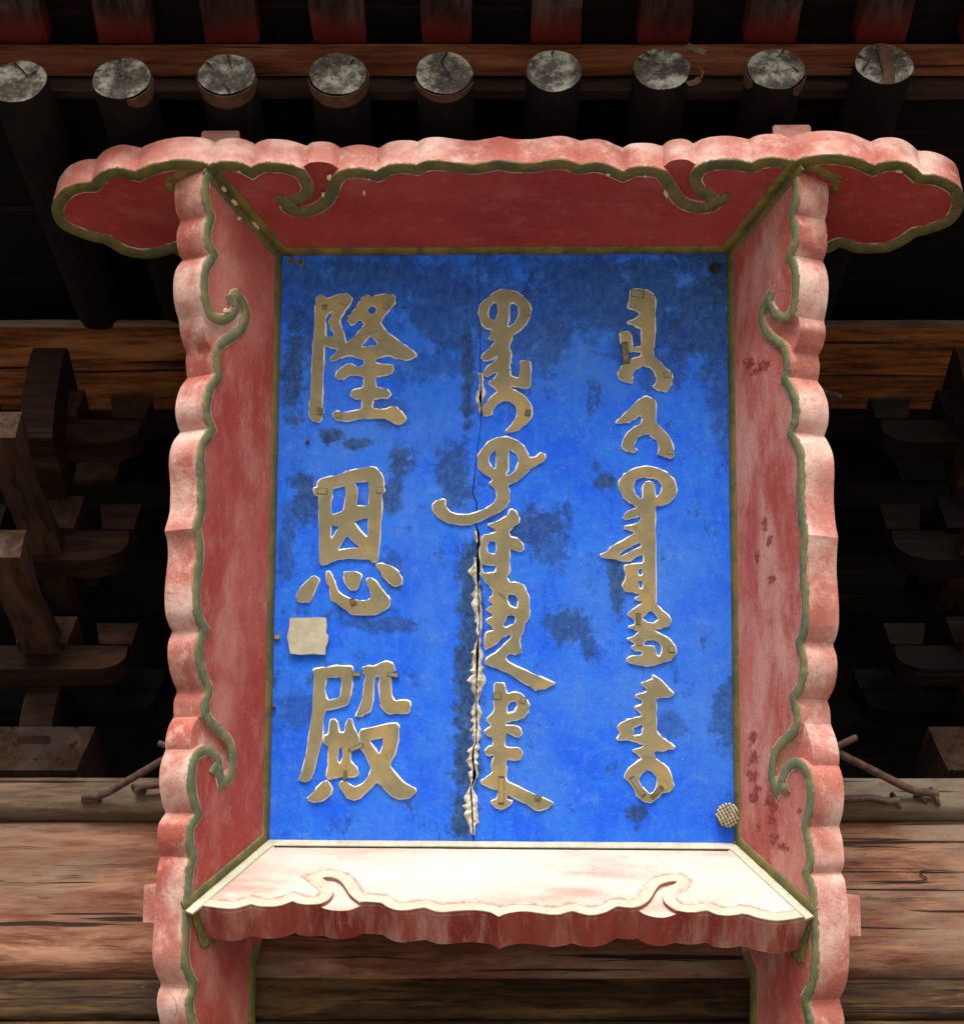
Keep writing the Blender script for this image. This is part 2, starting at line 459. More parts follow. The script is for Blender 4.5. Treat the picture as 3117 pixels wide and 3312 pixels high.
class Frame:
    """plane of one frame board: E along the panel edge, S outward up the slope, N towards the inside"""
    def __init__(self, p0, E, S):
        self.p0, self.E, self.S = Vector(p0), Vector(E).normalized(), Vector(S).normalized()
        n = self.E.cross(self.S)
        if n.z < 0: n = -n
        self.N = n.normalized()
    def uv(self, px, py, d=0.0):
        p = on_plane(px, py, self.p0 - self.N * d, self.N) - self.p0
        return (p.dot(self.E), p.dot(self.S))
    def P(self, e, s, d=0.0): return self.p0 + self.E * e + self.S * s - self.N * d
FL = Frame((-PW / 2, 0, 0), (0, 1, 0), (-KF, 0, NF))
FR = Frame((PW / 2, 0, 0), (0, 1, 0), (KF, 0, NF))
FT = Frame((0, PH / 2, 0), (1, 0, 0), (0, KF, NF))
FB = Frame((0, -PH / 2, 0), (1, 0, 0), (0, -KF, NF))
T_BOARD, T_RELIEF = 0.098, 0.011

class Rim:
    """front edge of a board: lobes meeting in cusps, with deep volute notches"""
    def __init__(self): self.items = []
    def lobes(self, *a):
        for seg in px2(*a): self.items.append(('L', seg))
        return self
    def notch(self, a, b, gap):
        self.items.append(('N', px2(*a), px2(*b), px2(*gap)))
        return self
    def path(self, fr, deep):
        out = []
        d = 0.0
        def add(seg):
            if out and seg and (Vector(out[-1]) - Vector(seg[0])).length < .011: seg = seg[1:]
            out.extend(seg)
        for it in self.items:
            if it[0] == 'L':
                add(catmull([fr.uv(x, y) for x, y in it[1]]))
            elif deep:
                for segs in (it[1], it[2]):
                    for s in segs: add(catmull([fr.uv(x, y) for x, y in s]))
            else:
                for s in it[3]: add(catmull([fr.uv(x, y) for x, y in s]))
        return dedupe(out, 4e-4)

def prism(bm, fr, outline, d0, d1, mi_top, mi_side, back=True):
    n = len(outline)
    top = [bm.verts.new(fr.P(e, s, d0)) for e, s in outline]
    low = [bm.verts.new(fr.P(e, s, d1)) for e, s in outline]
    for t in tessellate_polygon([[Vector((e, s, 0)) for e, s in outline]]):
        try:
            bm.faces.new([top[i] for i in t]).material_index = mi_top
            if back: bm.faces.new([low[i] for i in reversed(t)]).material_index = mi_side
        except ValueError: pass
    for i in range(n):
        j = (i + 1) % n
        bm.faces.new((top[i], top[j], low[j], low[i])).material_index = mi_side
def clip(bm, planes):
    for co, no in planes:
        g = bm.verts[:] + bm.edges[:] + bm.faces[:]
        bmesh.ops.bisect_plane(bm, geom=g, dist=1e-6, plane_co=co, plane_no=no, clear_inner=True)

def offset_path(pts, r, closed_poly):
    """inside offset of an open rim path, round around reflex corners, loops removed"""
    sgn = 1 if area(closed_poly) > 0 else -1
    P = [Vector(p) for p in pts]
    out = []
    def nrm(a, b):
        t = (b - a).normalized()
        return Vector((-t.y, t.x)) * sgn
    for i, p in enumerate(P):
        n0 = nrm(P[i - 1], p) if i > 0 else nrm(p, P[i + 1])
        n1 = nrm(p, P[i + 1]) if i < len(P) - 1 else n0
        ang = n0.angle_signed(n1, 0)
        turn = (n0.x * n1.y - n0.y * n1.x) * sgn
        if turn < 0 and R(18) < abs(ang) < R(112):
            m = (n0 + n1).normalized()
            out.append(p + m * (r / max(.48, m.dot(n1))))
        elif turn < 0 and abs(ang) >= R(112):
            k = max(2, int(abs(ang) / R(20)))
            for q in range(k + 1):
                t = q / k
                a = math.atan2(n0.x * n1.y - n0.y * n1.x, n0.dot(n1)) * t
                out.append(p + Vector((n0.x * math.cos(a) - n0.y * math.sin(a), n0.x * math.sin(a) + n0.y * math.cos(a))) * r)
        else:
            m = n0 + n1
            if m.length < .3: m = n0
            m.normalize()
            out.append(p + m * (r / max(.75, m.dot(n1))))
    def dist(q):
        best = 9
        for a, b in zip(P, P[1:]):
            ab = b - a
            t = max(0, min(1, (q - a).dot(ab) / max(1e-12, ab.length_squared)))
            best = min(best, (q - a - ab * t).length)
        return best
    out = [q for q in out if dist(q) > r * .93]
    res = []
    for q in out:
        if not res or (q - res[-1]).length > r * .22: res.append(q)
    return [tuple(q) for q in res]
def sweep(bm, fr, path, w, h, d=0.0, taper=False, seed=0):
    rr = random.Random(seed)
    prof = ((-1, -.6), (-.98, .7), (-.90, 1.0), (.90, 1.0), (.98, .7), (1, -.6))
    P = [Vector(p) for p in path]
    rings = []
    for i, p in enumerate(P):
        a, b = P[max(0, i - 1)], P[min(len(P) - 1, i + 1)]
        n0 = (p - a).normalized() if i else (b - p).normalized()
        n1 = (b - p).normalized() if i < len(P) - 1 else n0
        t = (n0 + n1)
        t = t.normalized() if t.length > .2 else n1
        nn = Vector((-t.y, t.x))
        ww = w / 2 * (1 + rr.uniform(-.05, .05)) / max(.5, t.dot(n1))
        if taper:
            x = i / (len(P) - 1)
            ww *= max(.12, math.sin(math.pi * (.12 + .88 * (1 - x)) / 1.25) if taper == 'end' else 1)
        hh = h * (1 + rr.uniform(-.12, .12))
        rings.append([bm.verts.new(fr.P(p.x + nn.x * k * ww, p.y + nn.y * k * ww, d - hh * z)) for k, z in prof])
    for A, B in zip(rings, rings[1:]):
        for k in range(len(prof) - 1):
            bm.faces.new((A[k], A[k + 1], B[k + 1], B[k]))
    bm.faces.new(rings[0]); bm.faces.new(rings[-1][::-1])

A400 = (400, 500, 600, 1871)
# left board rim, top to bottom
rimL = Rim().lobes(*A400, '880,-60 845,40 838,130 800,200 785,300 785,380 800,500 840,610|840,620 810,720 808,830 825,930 862,1000|862,1005 800,1100 775,1220 775,1370 795,1500 830,1620')
rimL.notch((*A400, '830,1622 870,1672 950,1712 1030,1712 1100,1670 1148,1600 1162,1540 1132,1460'),
           (*A400, '1132,1458 1185,1540 1195,1600 1170,1680 1110,1760 1030,1815 960,1860 925,1900 910,1945'),
           (*A400, '830,1622 838,1700 850,1780 880,1880 905,1940'))
L2 = (400, 1000, 600, 1871)
rimL.lobes(*L2, '910,390 900,480 905,570 915,650|915,655 850,740 810,860 795,980 810,1100 845,1200|845,1205 770,1310 735,1450 735,1600 748,1750 746,1890 740,2020 700,2170 690,2211')
L3 = (400, 1600, 600, 1871)
rimL.lobes(*L3, '690,345 718,450 725,620 705,800 692,1000 700,1180 735,1300 770,1360|770,1365 730,1480 722,1600 735,1720 772,1860 815,1962')
L4 = (400, 2200, 600, 1871)
rimL.lobes(*L4, '825,100 788,200 783,290 785,370')
rimL.notch((*L4, '786,375 850,470 960,580 1030,660 1055,760 1055,870 1040,940 1005,970'),
           (*L4, '1003,968 990,880 968,770 905,690 825,652 750,680 702,718'),
           (*L4, '780,375 735,460 710,560 700,640 705,700'))
rimL.lobes(*L4, '700,720 660,830 640,980 645,1100 670,1240 705,1345|705,1350 640,1450 622,1560 630,1680 655,1790')
L5 = (400, 2712, 600, 1871)
rimL.lobes(*L5, '655,195 625,300 612,450 605,650 595,850 580,1050 575,1200 600,1350 660,1490|665,1500 630,1600 622,1720 650,1871 690,1990|700,2000 672,2100 690,2220 780,2330')
# right board rim
R1 = (2300, 500, 600, 1871)
rimR = Rim().lobes(*R1, '800,-60 838,60 850,150 885,240 890,400 875,520 855,600|855,605 875,700 880,850 860,950 835,1015|838,1020 875,1130 890,1250 885,1380 870,1500 845,1630')
rimR.notch((*R1, '843,1636 790,1678 715,1698 640,1672 592,1605 562,1545'),
           (*R1, '558,1548 542,1600 548,1670 585,1745 640,1805 720,1865 765,1915 778,1950'),
           (*R1, '845,1636 862,1720 855,1800 830,1900 800,1952'))
R2 = (2300, 1000, 600, 1871)
rimR.lobes(*R2, '780,395 800,500 797,600 780,680|780,685 840,780 880,900 890,1020 880,1130 845,1240|848,1245 900,1340 935,1450 945,1600 940,1750 938,1871 945,2000 958,2140 982,2275')
R3 = (2300, 1600, 600, 1871)
rimR.lobes(*R3, '982,405 970,550 965,750 975,900 988,1100 985,1300 960,1420 930,1490|925,1500 960,1600 972,1720 960,1840 930,1960 872,2064')
R4 = (2300, 2200, 600, 1871)
rimR.lobes(*R4, '872,205 895,280 902,370 905,440')
rimR.notch((*R4, '905,450 850,570 765,650 705,715 665,800 650,900 648,975 668,1035'),
           (*R4, '672,1037 700,950 738,860 800,800 870,785 940,820 985,865'),
           (*R4, '908,450 950,560 980,680 990,780 986,860'))
rimR.lobes(*R4, '985,868 1015,950 1035,1080 1035,1220 1020,1350 985,1480|985,1490 1015,1600 1030,1720 1036,1820 1028,1890 1004,1950')
R5 = (2300, 2712, 600, 1871)
rimR.lobes(*R5, '1005,357 1040,430 1056,530 1070,700 1080,900 1085,1100 1080,1300 1068,1420 1038,1540 988,1640|985,1650 1015,1750 1035,1871 1030,1970|1030,1980 1060,2080 1040,2200 960,2310')
# top board rim: left wing, centre, right wing
WL = (100, 400, 600, 1871)
rimT = Rim().lobes(*WL, '1640,1345 1520,1350 1450,1292|1450,1290 1350,1325 1230,1350 1100,1350 950,1320 850,1270 750,1205|740,1200 620,1180 500,1140 350,1075 260,1000 215,900 215,800 270,710 350,640 480,592 600,586|600,590 640,540 720,480 850,440 950,450 1060,474|1060,470 1150,430 1300,385 1500,360 1700,375 1805,412')
T1 = (700, 400, 600, 1871)
rimT.lobes(*T1, '-65,421 0,388 120,370 230,385 300,410 350,435|350,430 450,390 560,385 680,395 780,420 872,452')
rimT.notch((*T1, '875,455 905,492 960,580 985,650 965,720 895,780 820,808 762,822'),
           (*T1, '760,828 830,842 910,838 985,808 1060,752 1108,680 1130,605 1170,530 1225,478'),
           (*T1, '876,455 930,420 1000,410 1080,412 1150,428 1226,475'))
rimT.lobes(*T1, '1230,475 1320,450 1430,440 1530,455 1610,475|1615,475 1700,425 1800,400 1890,396 1960,400 2010,411')
T2 = (1000, 0, 1000, 1871)
rimT.lobes(*T2, '645,995 700,972 780,967 880,980 980,990 1060,980 1148,962|1150,962 1230,978 1350,980 1480,962 1560,965 1640,990')
T3 = (1900, 350, 600, 1871)
rimT.lobes(*T3, '-65,560 0,545 100,540 200,560 290,600 360,630|360,632 440,590 550,580 660,585 762,612')
rimT.notch((*T3, '765,614 805,640 860,720 920,820 970,895 1050,940 1150,957 1228,950'),
           (*T3, '1230,945 1150,900 1080,840 1040,780 1025,710 1050,640 1088,590'),
           (*T3, '768,612 830,562 920,540 1010,545 1086,586'))
rimT.lobes(*T3, '1090,583 1180,540 1300,515 1450,510 1560,525 1650,545|1655,545 1720,510 1820,492 1920,492 1990,502 2070,530')
WR = (2517, 300, 600, 1871)
rimT.lobes(*WR, '150,685 250,650 400,620 560,615 700,630 820,660 900,695 970,725|975,725 1060,690 1180,680 1290,700 1380,750 1450,815|1455,820 1560,820 1680,850 1790,910 1850,975 1872,1060 1868,1140 1830,1230 1760,1310 1650,1370 1500,1420 1390,1445|1390,1440 1300,1510 1200,1560 1100,1600 900,1612 750,1600 650,1560 610,1555|600,1555 540,1595 460,1620')
# bottom board rim, left to right
B1 = (600, 2600, 600, 1871)
rimB = Rim().lobes(*B1, '-120,940 0,985 75,1010 180,1030 350,1055 480,1060 580,1040 655,1015|660,1015 740,1035 850,1040 950,1030 1030,1005 1080,985|1080,985 1150,1010 1250,1020 1362,1010')
rimB.notch((*B1, '1365,1010 1440,970 1490,900 1472,830 1420,785 1378,752'),
           (*B1, '1380,742 1480,745 1560,782 1615,850 1665,925 1750,992'),
           (*B1, '1366,1012 1450,1035 1560,1045 1660,1035 1750,1000'))
B2 = (1200, 2600, 600, 1871)
rimB.lobes(*B1, '1755,995 1800,990 1871,992 1970,1000')
rimB.lobes(*B2, '105,1000 170,1045 260,1075 370,1075 460,1060 540,1050|545,1052 640,1085 720,1095 850,1085 1000,1075 1130,1085 1220,1105 1283,1142|1290,1142 1370,1110 1500,1090 1620,1095 1750,1115 1871,1122 1950,1105 2022,1086')
B3 = (1800, 2600, 600, 1871)
rimB.lobes(*B3, '155,1080 230,1105 330,1125 430,1115 520,1085 600,1040|605,1035 680,1045 760,1050 826,1040')
rimB.notch((*B3, '830,1040 900,1000 950,950 990,880 1040,820 1130,790 1215,783'),
           (*B3, '1213,805 1120,840 1075,900 1080,980 1140,1040 1205,1078'),
           (*B3, '832,1048 900,1085 1000,1110 1100,1110 1204,1080'))
rimB.lobes(*B3, '1210,1078 1300,1095 1400,1095 1470,1085 1520,1080|1525,1080 1600,1115 1700,1130 1800,1125 1871,1110')
rimB.lobes(*R5, '370,770 500,810 640,832 780,822 900,800 1000,780 1110,740')

def seam(fr_in, fr_of, pts):  return [fr_in.uv(x, y) for x, y in pts]
def board(name, fr, rim, inner, mats, clips, label=None):
    deep, shallow = rim.path(fr, True), rim.path(fr, False)
    bm = bmesh.new()
    prism(bm, fr, deep + inner, 0.0, T_RELIEF, 0, 1, back=False)
    prism(bm, fr, shallow + inner, T_RELIEF, T_BOARD, 2, 1)
    clip(bm, clips)
    o = finish(bm, name, mats, plaque, sharp=17)
    if label: o['label'] = label
    return o, deep, deep + inner
above_ground = lambda fr, off=0.0: (fr.p0 + fr.N * off, fr.N)
hw, hh = PW / 2, PH / 2
# polygons: rim path + straight inner edge
innerL = [FL.uv(*px2(*L5, '1400,1900')[0][0]), FL.uv(*px2(*L5, '1325,1871')[0][0]), FL.uv(*px2(*L5, '1328,1250')[0][0]), FL.uv(*px2(*L5, '1395,1030')[0][0]), (-hh - .05, 0.004), (-hh, 0), (hh, 0), (hh + .1, .02)]
innerL = [(innerL[1][0] - .25, innerL[1][1])] + innerL[1:]
ir = [FR.uv(*px2(*R5, s)[0][0]) for s in ('390,1871', '390,1390', '372,1300', '330,1200', '300,1110')]
innerR = [(ir[0][0] - .25, ir[0][1])] + ir + [(-hh - .05, 0.004), (-hh, 0), (hh, 0), (hh + .1, .02)]
innerT = [(hw + .22, .0), (hw, 0), (-hw, 0), (-hw - .2, 0)]
innerB = [(hw + .05, .02), (hw, 0), (-hw, 0), (-hw - .05, .02)]
side_clip = [above_ground(FT, .001)]
def cs(ox, oy, w, W, lst): return [(ox + x * w / W, oy + y * w / W, a * w / W, b * w / W, R(r)) for x, y, a, b, r in lst]
SCARS = []
for (px, py, a, b, r) in (cs(*R2, [(370, 560, 55, 80, 10), (540, 560, 80, 75, -10), (450, 630, 60, 40, 0)]) + cs(*R3, [(545, 285, 42, 90, -12), (585, 470, 32, 80, 10), (465, 640, 30, 76, 0), (605, 850, 42, 50, -20)]) +
          cs(*R4, [(410, 580, 45, 90, 0), (430, 790, 50, 90, 0), (430, 960, 62, 70, 0), (420, 1190, 62, 60, 0), (470, 1090, 50, 40, 20), (560, 1230, 40, 70, -35), (640, 1280, 40, 60, -30), (470, 1480, 40, 60, 0), (620, 1440, 60, 80, -20), (640, 1580, 60, 70, 0), (730, 1680, 60, 60, -30), (890, 1310, 36, 36, 0)])):
    e, s_ = FR.uv(px, py)
    p = FR.P(e, s_)
    SCARS.append((p.x, p.y, a * .00075 * .9, b * .00082 * .95, .9))
MAT['face_right'] = red_paint('chalky red lacquer', (.32, .052, .038), (.42, .125, .10), (.54, .30, .25), (.40, .70), (1.9, .7, 1.9), (3, 7, 1), edge=False, pale_k=.75, scars=SCARS)
boardL, deepL, polyL = board('frame_board', FL, rimL, innerL, [MAT['face_side'], MAT['edge'], MAT['edge']], side_clip, 'left frame board, saturated red inside and bleached pink along its scalloped edge')
boardR, deepR, polyR = board('frame_board', FR, rimR, innerR, [MAT['face_right'], MAT['edge'], MAT['edge']], side_clip, 'right frame board, chalky faded red with raw red scars')
boardT, deepT, polyT = board('frame_board', FT, rimT, innerT, [MAT['face_top'], MAT['edge'], MAT['face_top']], [], 'top frame board, dark red below with cloud shaped wings at both ends')
boardB, deepB, polyB = board('frame_board', FB, rimB, innerB, [MAT['face_bottom'], MAT['edge_shaded'], MAT['face_bottom']], [above_ground(FL, .001), above_ground(FR, .001)], 'bottom frame board, bleached nearly white above a shaded dark red edge')

def trim(parent, fr, deep, poly, w, mat, clips, extra=(), h=.0042, name='trim', seed=1):
    bm = bmesh.new()
    if deep:
        sweep(bm, fr, offset_path(deep, w / 2, poly), w, h, seed=seed)
    for k, (path, ww, hh_, tp) in enumerate(extra):
        sweep(bm, fr, path, ww, hh_, taper=tp, seed=seed + 9 + k)
    clip(bm, clips)
    return finish(bm, name, mat, parent, sharp=60)
def uvs(fr, *a): return [catmull([fr.uv(x, y) for x, y in s], 3) for s in px2(*a)][0]
wS, wT, wB, wI = .027, .0315, .027, .026
cl_side = [above_ground(FT, .001)]
cl_bot = [above_ground(FL, .002), above_ground(FR, .002)]
trim(boardL, FL, deepL, polyL, wS, MAT['trim_side'], cl_side, [(uvs(FL, *L4, '950,860 912,890 886,945'), .024, .0042, None), (uvs(FL, *A400, '1090,1500 1068,1450 1056,1412'), .024, .0042, None)], seed=1)
trim(boardR, FR, deepR, polyR, wS, MAT['trim_side'], cl_side, [(uvs(FR, *R4, '715,1080 760,1095 790,1085'), .024, .0042, None), (uvs(FR, *R1, '585,1520 598,1450 612,1375'), .026, .0042, None)], seed=2)
trim(boardT, FT, deepT, polyT, wT, MAT['trim'], [], [(uvs(FT, *T1, '800,850 720,810 660,770 602,718'), .030, .005, 'end'), (uvs(FT, *T3, '1190,975 1290,950 1370,905 1425,850'), .034, .005, 'end')], seed=3)
trim(boardB, FB, deepB, polyB, wB, MAT['trim_pale'], cl_bot, seed=4, h=.0016)
bm = bmesh.new()
sweep(bm, FB, offset_path(deepB, wB + .007, polyB), .008, .0012, seed=6)
clip(bm, [(FB.p0 + FB.N * 0, FB.N * -1)] if False else cl_bot)
finish(bm, 'paint_line', MAT['pink_line'], boardB, sharp=60)
for o_, fr_, dp_, po_, w_, cl_, sd in ((boardL, FL, deepL, polyL, wS, cl_side, 31), (boardR, FR, deepR, polyR, wS, cl_side, 32), (boardT, FT, deepT, polyT, wT, [], 33)):
    bm = bmesh.new()
    sweep(bm, fr_, offset_path(dp_, w_ + .0012, po_), .0042, .0016, seed=sd)
    clip(bm, cl_)
    finish(bm, 'worn_line', MAT['worn'], o_, sharp=60)
# straight bands along the panel and the mitres
i2 = wI / 2
# side mitre lines: from panel corner outward
def mitre(fr, sg_e, k_e):
    """path along mitre, inner edge, mitre for a board whose half edge length is k_e"""
    out = []
    m = (KF, math.hypot(KF, NF))
    l = math.hypot(*m)
    ue, us = m[0] / l, m[1] / l
    nx, ny = -us, ue
    off = i2
    # right-hand corner then left-hand corner
    c = (k_e, 0)
    L_ = .42
    a = (c[0] + ue * L_ * .9 + nx * off, us * L_ * .9 + ny * off)
    bx = k_e - off * (1 - ue) / us * 1.0
    b = (bx, off)
    out = [a, b, (-b[0], b[1]), (-a[0], a[1])]
    dense = []
    for p, q in zip(out, out[1:]):
        for t in range(14):
            dense.append((p[0] + (q[0] - p[0]) * t / 14, p[1] + (q[1] - p[1]) * t / 14))
    dense.append(out[-1])
    return dense
lim = math.hypot(KF, NF)
def band(parent, fr, half, mat, seed, extra=(), smax=None, clips=None):
    path = [p for p in mitre(fr, 1, half) if p[1] < (smax or lim * 1.16)]
    bm = bmesh.new()
    sweep(bm, fr, path, wI, .004, seed=seed)
    for k, (pp, ww, h_, tp) in enumerate(extra): sweep(bm, fr, pp, ww, h_, taper=tp, seed=seed + k)
    if clips: clip(bm, clips)
    return finish(bm, 'border_band', mat, parent, sharp=60)
band(boardT, FT, hw, MAT['trim_gold'], 11, [(uvs(FT, *A400, '800,95 700,135 610,185 520,225 455,285'), .024, .0035, None), (uvs(FT, *A400, '455,290 480,325 520,350'), .022, .003, None),
     (uvs(FT, *R1, '900,100 1020,130 1120,175 1220,225 1290,255'), .026, .0035, None), (uvs(FT, *R1, '1285,260 1250,330 1218,400'), .02, .003, 'end')])
band(boardL, FL, hh, MAT['trim'], 12, [(uvs(FL, *L5, '1290,1900 1290,1600 1292,1400 1300,1250 1350,1080'), .026, .0035, None), (uvs(FL, *L5, '690,700 735,850 775,980 800,1085'), .024, .006, None), (uvs(FL, *L5, '800,1090 840,1055 900,1020'), .022, .005, None)], clips=cl_side)
band(boardR, FR, hh, MAT['trim'], 13, [(uvs(FR, *R5, '428,1900 428,1600 428,1380 385,1260 345,1150'), .026, .0035, None), (uvs(FR, *R5, '985,850 950,980 925,1120 908,1230'), .026, .006, None), (uvs(FR, *R5, '905,1235 860,1180 815,1130'), .022, .005, None)], clips=cl_side)
band(boardB, FB, hw, MAT['trim_pale'], 14, clips=cl_bot)
# dark scored line beside the bottom board's band
bm = bmesh.new()
p = [(-hw + .02 + i * (PW - .04) / 30, wI + .003 + rnd.uniform(-.0006, .0006)) for i in range(31)]
sweep(bm, FB, p, .005, .0014, seed=5)
finish(bm, 'scored_line', MAT['crack'], boardB)

# tenons
def tenon(parent, fr, e0, e1, s0, s1, out, mat):
    bm = bmesh.new()
    vs_ = []
    for d in (T_BOARD - .004, T_BOARD + out):
        for e, s in ((e0, s0), (e1, s0), (e1, s1), (e0, s1)):
            vs_.append(bm.verts.new(fr.P(e, s, d)))
    for idx in ((4, 5, 6, 7), (0, 1, 5, 4), (1, 2, 6, 5), (2, 3, 7, 6), (3, 0, 4, 7)):
        bm.faces.new([vs_[i] for i in idx])
    bmesh.ops.bevel(bm, geom=[e for e in bm.edges if len(e.link_faces) == 2], offset=.004, segments=2, affect='EDGES')
    return finish(bm, 'tenon', mat, parent, sharp=60)
def e_of(fr, px, py, d=.1): return fr.uv(px, py, d)[0]
tenon(boardT, FT, e_of(FT, 633, 440), e_of(FT, 757, 440), .13, .288, .086, MAT['edge'])
tenon(boardT, FT, e_of(FT, 2512, 425), e_of(FT, 2636, 425), .13, .288, .094, MAT['edge'])
tenon(boardL, FL, e_of(FL, 470, 2998, .13), e_of(FL, 470, 2868, .13), .085, .25, .108, MAT['edge'])
tenon(boardR, FR, e_of(FR, 2790, 3045, .13), e_of(FR, 2790, 2905, .13), .085, .25, .108, MAT['edge'])

# flaked bare spots and scars standing a little proud of the lacquer
def spots(parent, fr, name, mat, items, h=.0035, seed=3):
    rr = random.Random(seed)
    for (x, y, a, b, rot) in items:
        bm = bmesh.new()
        c = Vector(fr.uv(x, y))
        n = 22
        ring, ring2 = [], []
        for k in range(n):
            t = 2 * math.pi * k / n
            q = rr.uniform(.62, 1.2)
            u, v = a * q * math.cos(t), b * q * math.sin(t)
            ex, sx = fr.uv(x + u * math.cos(rot) - v * math.sin(rot), y + u * math.sin(rot) + v * math.cos(rot))
            ring.append(bm.verts.new(fr.P(ex, sx, .0005)))
            ring2.append(bm.verts.new(fr.P(c.x + (ex - c.x) * .8, c.y + (sx - c.y) * .8, -h)))
        for k in range(n):
            bm.faces.new((ring[k], ring[(k + 1) % n], ring2[(k + 1) % n], ring2[k]))
        bm.faces.new(ring2)
        finish(bm, name, mat, parent, sharp=60)
spots(boardT, FT, 'bare_flake', MAT['flake'], cs(*T1, [(1140, 535, 24, 24, 0), (1078, 706, 18, 20, 0), (1492, 686, 16, 16, 0), (232, 470, 16, 9, 20), (1540, 548, 13, 10, 0)]) + cs(*T3, [(205, 655, 24, 14, 0), (580, 672, 16, 12, 0), (790, 855, 22, 42, -20)]) + cs(*WR, [(1215, 780, 40, 14, 5)]), h=.0075)
spots(boardL, FL, 'bare_flake', MAT['flake'], cs(*A400, [(1025, 1575, 22, 26, -10), (1000, 345, 26, 40, -40), (1105, 480, 24, 46, -45), (1325, 715, 26, 58, -42), (1160, 645, 16, 18, 0)]), h=.0055)
STAINS_AND_SHADE = [(1380, 1180, 150, 60, .45), (1250, 1330, 60, 60, .6), (2150, 1180, 90, 90, .6), (2020, 1100, 50, 90, .6), (1650, 1250, 40, 80, .5), (2330, 1250, 40, 200, .6), (1790, 1780, 60, 60, .6), (1900, 2070, 30, 50, .7), (2180, 2350, 60, 40, .5), (930, 1750, 30, 120, .6),
          (1150, 930, 260, 130, .6), (1500, 980, 240, 170, .6), (2000, 960, 340, 150, .75), (2260, 980, 140, 220, .85), (1750, 1050, 150, 140, .6), (1000, 1000, 60, 160, .6),  # broad patches that paint the shade along the panel top
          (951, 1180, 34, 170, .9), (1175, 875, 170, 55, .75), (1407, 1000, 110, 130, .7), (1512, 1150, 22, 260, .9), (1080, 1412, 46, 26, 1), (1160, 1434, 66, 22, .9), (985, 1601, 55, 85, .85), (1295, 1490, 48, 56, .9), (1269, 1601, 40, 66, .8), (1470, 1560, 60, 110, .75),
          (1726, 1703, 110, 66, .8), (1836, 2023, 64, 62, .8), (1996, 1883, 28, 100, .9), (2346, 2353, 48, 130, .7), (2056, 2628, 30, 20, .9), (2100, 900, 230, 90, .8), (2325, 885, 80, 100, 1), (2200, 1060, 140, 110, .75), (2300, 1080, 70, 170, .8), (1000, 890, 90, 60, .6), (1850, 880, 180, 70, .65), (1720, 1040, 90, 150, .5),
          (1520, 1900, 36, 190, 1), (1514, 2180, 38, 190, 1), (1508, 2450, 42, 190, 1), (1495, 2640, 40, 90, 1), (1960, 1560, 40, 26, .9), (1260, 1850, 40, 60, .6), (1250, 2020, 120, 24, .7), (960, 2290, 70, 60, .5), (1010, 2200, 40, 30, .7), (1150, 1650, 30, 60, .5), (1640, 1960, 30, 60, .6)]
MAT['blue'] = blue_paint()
# ------------------------------------------------------------------ blue panel: two planks with a split between
CR = [(1541, 800, 1.5), (1545, 900, 1.5), (1550, 1000, 1.5), (1553, 1100, 2), (1553, 1200, 2.5), (1556, 1260, 4), (1553, 1290, 10), (1556, 1320, 3), (1552, 1400, 2), (1545, 1450, 2), (1533, 1556, 3), (1528, 1594, 3), (1541, 1625, 4), (1542, 1660, 3), (1541, 1700, 4), (1546, 1725, 9), (1549, 1745, 7), (1546, 1785, 6), (1547, 1803, 13), (1547, 1850, 13), (1546, 1880, 8), (1546, 1900, 3), (1548, 1950, 4), (1550, 2000, 4), (1551, 2050, 3), (1545, 2085, 5), (1544, 2105, 10), (1543, 2150, 9), (1542, 2180, 5), (1541, 2230, 3), (1540, 2280, 3), (1541, 2340, 4), (1540, 2400, 3), (1530, 2430, 6), (1529, 2460, 7), (1534, 2490, 7), (1535, 2507, 14), (1533, 2525, 7), (1522, 2550, 4), (1526, 2600, 5), (1528, 2640, 5), (1530, 2690, 4), (1532, 2750, 2)]
def plank(side):
    bm = bmesh.new()
    rr = random.Random(5)
    edge = []
    for a, b in zip(CR, CR[1:]):
        n = max(1, int((b[1] - a[1]) / 14))
        for k in range(n):
            t = k / n
            edge.append((a[0] + (b[0] - a[0]) * t + rr.uniform(-1.2, 1.2), a[1] + (b[1] - a[1]) * t, a[2] + (b[2] - a[2]) * t))
    pe = []
    for x, y, g in edge:
        u, v = panel(x + side * g / 2, y)
        if -hh - .008 < v < hh + .008: pe.append((u, v))
    pe = [(pe[0][0], hh + .01)] + pe + [(pe[-1][0], -hh - .01)]
    xo = side * (hw + .01)
    poly = pe + [(xo, -hh - .01), (xo, hh + .01)]
    top = [bm.verts.new((x, y, 0)) for x, y in poly]
    low = [bm.verts.new((x, y, -.035)) for x, y in poly]
    for t in tessellate_polygon([[Vector((x, y, 0)) for x, y in poly]]):
        bm.faces.new([top[i] for i in t])
    for i in range(len(poly)):
        j = (i + 1) % len(poly)
        bm.faces.new((top[i], top[j], low[j], low[i])).material_index = 1
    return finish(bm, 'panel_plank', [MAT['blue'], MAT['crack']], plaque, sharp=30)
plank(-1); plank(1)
box('panel_backing', (-hw - .01, -hh - .01, -.06), (hw + .01, hh + .01, -.05), MAT['void'], plaque)
